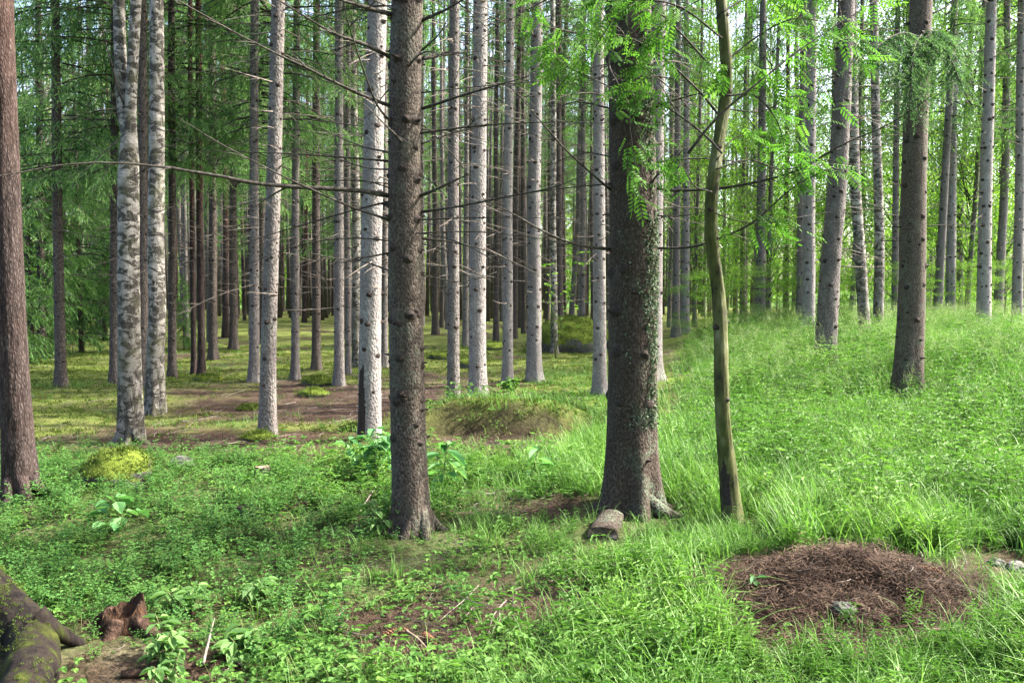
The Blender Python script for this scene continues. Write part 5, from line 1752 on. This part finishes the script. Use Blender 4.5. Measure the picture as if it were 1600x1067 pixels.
def mossy_log():
    p = LOGP
    root = thing('bent_log', 'bent dark trunk base with patches of moss, cut by the bottom left corner', 'log', tuple(p))
    D = p[1]
    C = np.array([at(-190, 830, D + 0.75), at(-110, 868, D + 0.5), at(-30, 915, D + 0.25), at(22, 962, D + 0.1), at(50, 1008, D - 0.05), at(50, 1052, D - 0.25), at(30, 1105, D - 0.45), at(0, 1160, D - 0.6)]) - p
    P = spline(C, 160)
    mb = MB()
    t = np.linspace(0, 1, 160)
    V, Q, T = tube_arrays(P, 0.098 + 0.0 * t, 80)
    c = np.repeat(P, 80, 0)
    d = V[:-2] - c
    k = 1 + 0.15 * fbm(V[:-2, 0] * 5, V[:-2, 1] * 5, V[:-2, 2] * 3, 5, 3)
    k = k + 0.13 * fbm(V[:-2, 0] * 22, V[:-2, 1] * 22, V[:-2, 2] * 5, 6, 4)
    V[:-2] = c + d * k[:, None]
    mb.add(V, Q, T)
    LV = V[:-2]
    mb.build('bark', [M['mosslog']], root)
    rg = np.random.default_rng(8)
    nz = fbm(LV[:, 0] * 5, LV[:, 1] * 5, LV[:, 2] * 5, 15, 3)
    I = rg.choice(np.where(nz > 0.05)[0], 1300)
    b = MB()
    scatter(b, t_moss(3), LV[I] + rg.normal(0, 0.006, (1300, 3)), rots(rg.uniform(0, 6.28, 1300), rg.normal(0, 0.7, 1300)), rg.uniform(0.25, 0.6, 1300), rg.uniform(0, 0.7, 1300))
    b.build('moss_sprays', [M['moss']], root, False)
    mb = MB()
    C = np.array([at(55, 960, D), at(85, 985, D + 0.02), at(120, 1003, D + 0.1), at(160, 1015, D + 0.15)]) - p
    add_tube(mb, spline(C, 20), np.linspace(0.05, 0.012, 20), 12)
    mb.build('root', [M['mosslog']], root)
mossy_log()

# sawn root end at the foot of the thickest spruce
def root_end():
    p = ground_hit(942, 842)
    root = thing('sawn_log', 'short half-buried sawn log with a weathered face, against the thickest spruce', 'log', tuple(p))
    rng = np.random.default_rng(4)
    n, k = 36, 16
    P = spline(np.array([[0.0, 0.0, 0.015], [0.015, 0.08, 0.03], [0.05, 0.18, 0.045], [0.09, 0.30, 0.06]]), k)
    V, Q, _ = tube_arrays(P, np.linspace(0.082, 0.07, k), n, False)
    c = np.repeat(P, n, 0)
    d = V - c
    f = 1 + 0.16 * fbm(d[:, 0] * 14, c[:, 1] * 5, d[:, 2] * 14, 9, 4) + 0.06 * fbm(d[:, 0] * 60, c[:, 1] * 12, d[:, 2] * 60, 10, 2)
    V = c + d * f[:, None] * np.array([1.15, 1, 0.8])
    V[:n, 1] += 0.02 * vnoise(V[:n, 0] * 30, V[:n, 2] * 30, s=4)
    mb = MB()
    mb.add(V, Q)
    mb.build('bark', [M['bark_big']], root)
    rim = V[:n]
    mid = rim.mean(0)
    rings = [mid + (rim - mid) * q + np.array([0, 0.006 + 0.004 * math.sin(q * 25), 0]) for q in (0.99, 0.75, 0.5, 0.25)]
    i = np.arange(3)[:, None] * n
    j = np.arange(n)[None]
    Qf = np.stack([i + j, i + (j + 1) % n, i + n + (j + 1) % n, i + n + j], -1).reshape(-1, 4)
    jj = np.arange(n)
    Tf = np.stack([3 * n + jj, 3 * n + (jj + 1) % n, np.full(n, 4 * n)], -1)
    mb = MB()
    mb.add(np.concatenate(rings + [mid[None] + [[0, 0.006, 0]]]), Qf, Tf)
    mb.build('cut_face', [M['oldcut']], root)
root_end()

def ground_stick(label, pts, r, mat='deadwood', lift=0.015):
    G = [ground_hit(a, b) + np.array([0, 0, lift + (q[0] if q else 0)]) for a, b, *q in pts]
    base = G[0].copy()
    mb = MB()
    dead_branch_geo(mb, spline(np.array(G) - base, 20), r, np.random.default_rng(int(pts[0][0])), r * 0.4, 2, 7)
    o = mb.build('fallen_branch', [M[mat]])
    o.location = base
    tag(o, label, 'branch')
ground_stick('reddish dead branch lying right of the rotten stump', [(298, 972, 0.02), (330, 960, 0.03), (365, 948, 0.02)], 0.011, 'rotwood')
ground_stick('thin grey stick lying at the bottom left, under the raspberry leaves', [(318, 1062, 0.05), (328, 1030, 0.08), (336, 990, 0.06)], 0.007, 'deadgrey')
ground_stick('dark rotten pole lying along the bottom edge at the left', [(190, 1062), (260, 1055), (330, 1040), (380, 1030)], 0.022, 'soil')
ground_stick('pale brown pole half hidden by herbs below the needle mound', [(1430, 992), (1500, 990), (1590, 990), (1650, 993)], 0.013, 'oldcut')
ground_stick('short stick lying across the litter at bottom centre', [(635, 998, 0.02), (655, 1012, 0.02), (678, 1030)], 0.007, 'cutwood')
ground_stick('pale stick leaning in the needles at the right of the mound', [(1485, 852, 0.06), (1500, 872, 0.05), (1512, 890, 0.0)], 0.006, 'deadgrey')
ground_stick('thin dead stick lying behind the left side of the near spruce foot', [(562, 810, 0.03), (575, 795, 0.06), (590, 780, 0.1)], 0.006, 'deadgrey')

# ------------------------------------------------------------------ single saplings and leafy plants
def sapling(name, label, cat, base, hpx, n, L, wd, mat, seed, spread=0.5, droop=0.3, stems=1, d=None):
    rng = np.random.default_rng(seed)
    p = ground_hit(*base) if d is None else at(base[0], base[1], d)
    if d is not None:
        p[2] = float(terrain(p[0], p[1]))
    h = hpx * p[1] / F_PX
    root = thing(name, label, cat, tuple(p))
    fol = MB()
    for s in range(stems):
        az = rng.uniform(0, 6.28)
        lean = rng.uniform(0.05, 0.3) if stems == 1 else rng.uniform(0.2, 0.6)
        t = np.linspace(0, 1, 12)
        P = np.stack([np.cos(az) * lean * h * t ** 1.5, np.sin(az) * lean * h * t ** 1.5, h * t * rng.uniform(0.75, 1.0) - 0.02], -1)
        mb = MB()
        add_tube(mb, P, np.linspace(0.005, 0.002, 12) * max(1, h), 6)
        mb.build('stem', [M['stem']], root)
        for q in range(n):
            u = rng.uniform(0.3, 1.0)
            i = int(u * 11)
            a = rng.uniform(0, 6.28)
            o = P[i] + np.array([cos(a), sin(a), 0.25]) * rng.uniform(0, spread) * h * 0.45 * (1.2 - u)
            strip(fol, np.array([P[i], o]), np.array([0.003, 0.0015]), 1, 0.3)
            l = L * rng.uniform(0.65, 1.15)
            leaf6(fol, o, [cos(a), sin(a), rng.uniform(-0.5, 0.35)], [0, 0, 1], l, l * wd, rng.uniform(0.1, 1.0), droop)
    fol.build('leaves', [M[mat], M['stem']], root, False)

sapling('hazel_sapling', 'round-leaved sapling with bluish leaves rising from the bilberry', 'sapling', (200, 832), 85, 15, 0.125, 0.85, 'hazel', 1, 0.9)
sapling('hazel_bush', 'leafy hazel bush left of the knobbly brown spruce foot', 'bush', (585, 752), 95, 34, 0.085, 0.75, 'hazel', 2, 0.9, stems=4)
sapling('broad_leaved_plant', 'upright plant with long shiny leaves right of the knobbly brown spruce', 'plant', (692, 765), 85, 12, 0.22, 0.35, 'hazel', 3, 0.3)
sapling('broad_leaved_plant', 'upright large-leaved plant in front of the mossy hump', 'plant', (832, 752), 62, 12, 0.17, 0.42, 'hazel', 4, 0.5)
sapling('raspberry_plant', 'raspberry shoot with large toothed leaves right of the rotten stump', 'raspberry', (268, 1040), 85, 34, 0.06, 0.55, 'raspberry', 5, 0.8, stems=3)
sapling('raspberry_plant', 'raspberry shoot in the bottom row, left of the grey stick', 'raspberry', (262, 1080), 60, 22, 0.055, 0.6, 'raspberry', 6, 0.8, stems=2)
sapling('raspberry_plant', 'raspberry shoot with pale leaves above the reddish dead branch', 'raspberry', (290, 960), 55, 20, 0.08, 0.6, 'raspberry', 7, 0.9, stems=3)
sapling('raspberry_plant', 'raspberry shoot right of the grey stick', 'raspberry', (385, 1030), 70, 22, 0.085, 0.55, 'raspberry', 8, 0.9, stems=3)
sapling('raspberry_plant', 'raspberry shoot right of the bilberry, halfway up to the near spruce', 'raspberry', (420, 945), 60, 20, 0.08, 0.55, 'raspberry', 18, 0.9, stems=3)
sapling('raspberry_plant', 'pale raspberry shoot left of the knobbly spruce foot', 'raspberry', (600, 835), 70, 22, 0.075, 0.5, 'raspberry', 19, 0.9, stems=4)
sapling('leafy_tuft', 'small leafy tuft at the foot of the thin pale spruce', 'plant', (795, 612), 26, 24, 0.09, 0.6, 'herb', 9, 1.2, stems=4)
sapling('birch_sapling', 'light green sapling beside the white birch at the boulder', 'sapling', (868, 575), 190, 42, 0.11, 0.6, 'broad', 10, 0.6, d=19.5, stems=2)
sapling('rowan_seedling', 'yellow green seedling right of the rowan foot', 'seedling', (1185, 800), 70, 16, 0.08, 0.3, 'herb', 11, 0.9, stems=3)
sapling('leafy_shoot', 'leafy shoot on top of the needle mound', 'plant', (1345, 905), 35, 8, 0.05, 0.5, 'herb', 12, 0.8)
sapling('leafy_shoot', 'leafy shoot with shining leaves on the left slope of the needle mound', 'plant', (1172, 925), 38, 8, 0.06, 0.5, 'hazel', 13, 0.9)
sapling('leafy_shoot', 'small green shoot on the right slope of the needle mound', 'plant', (1445, 905), 28, 7, 0.05, 0.5, 'hazel', 14, 0.9)
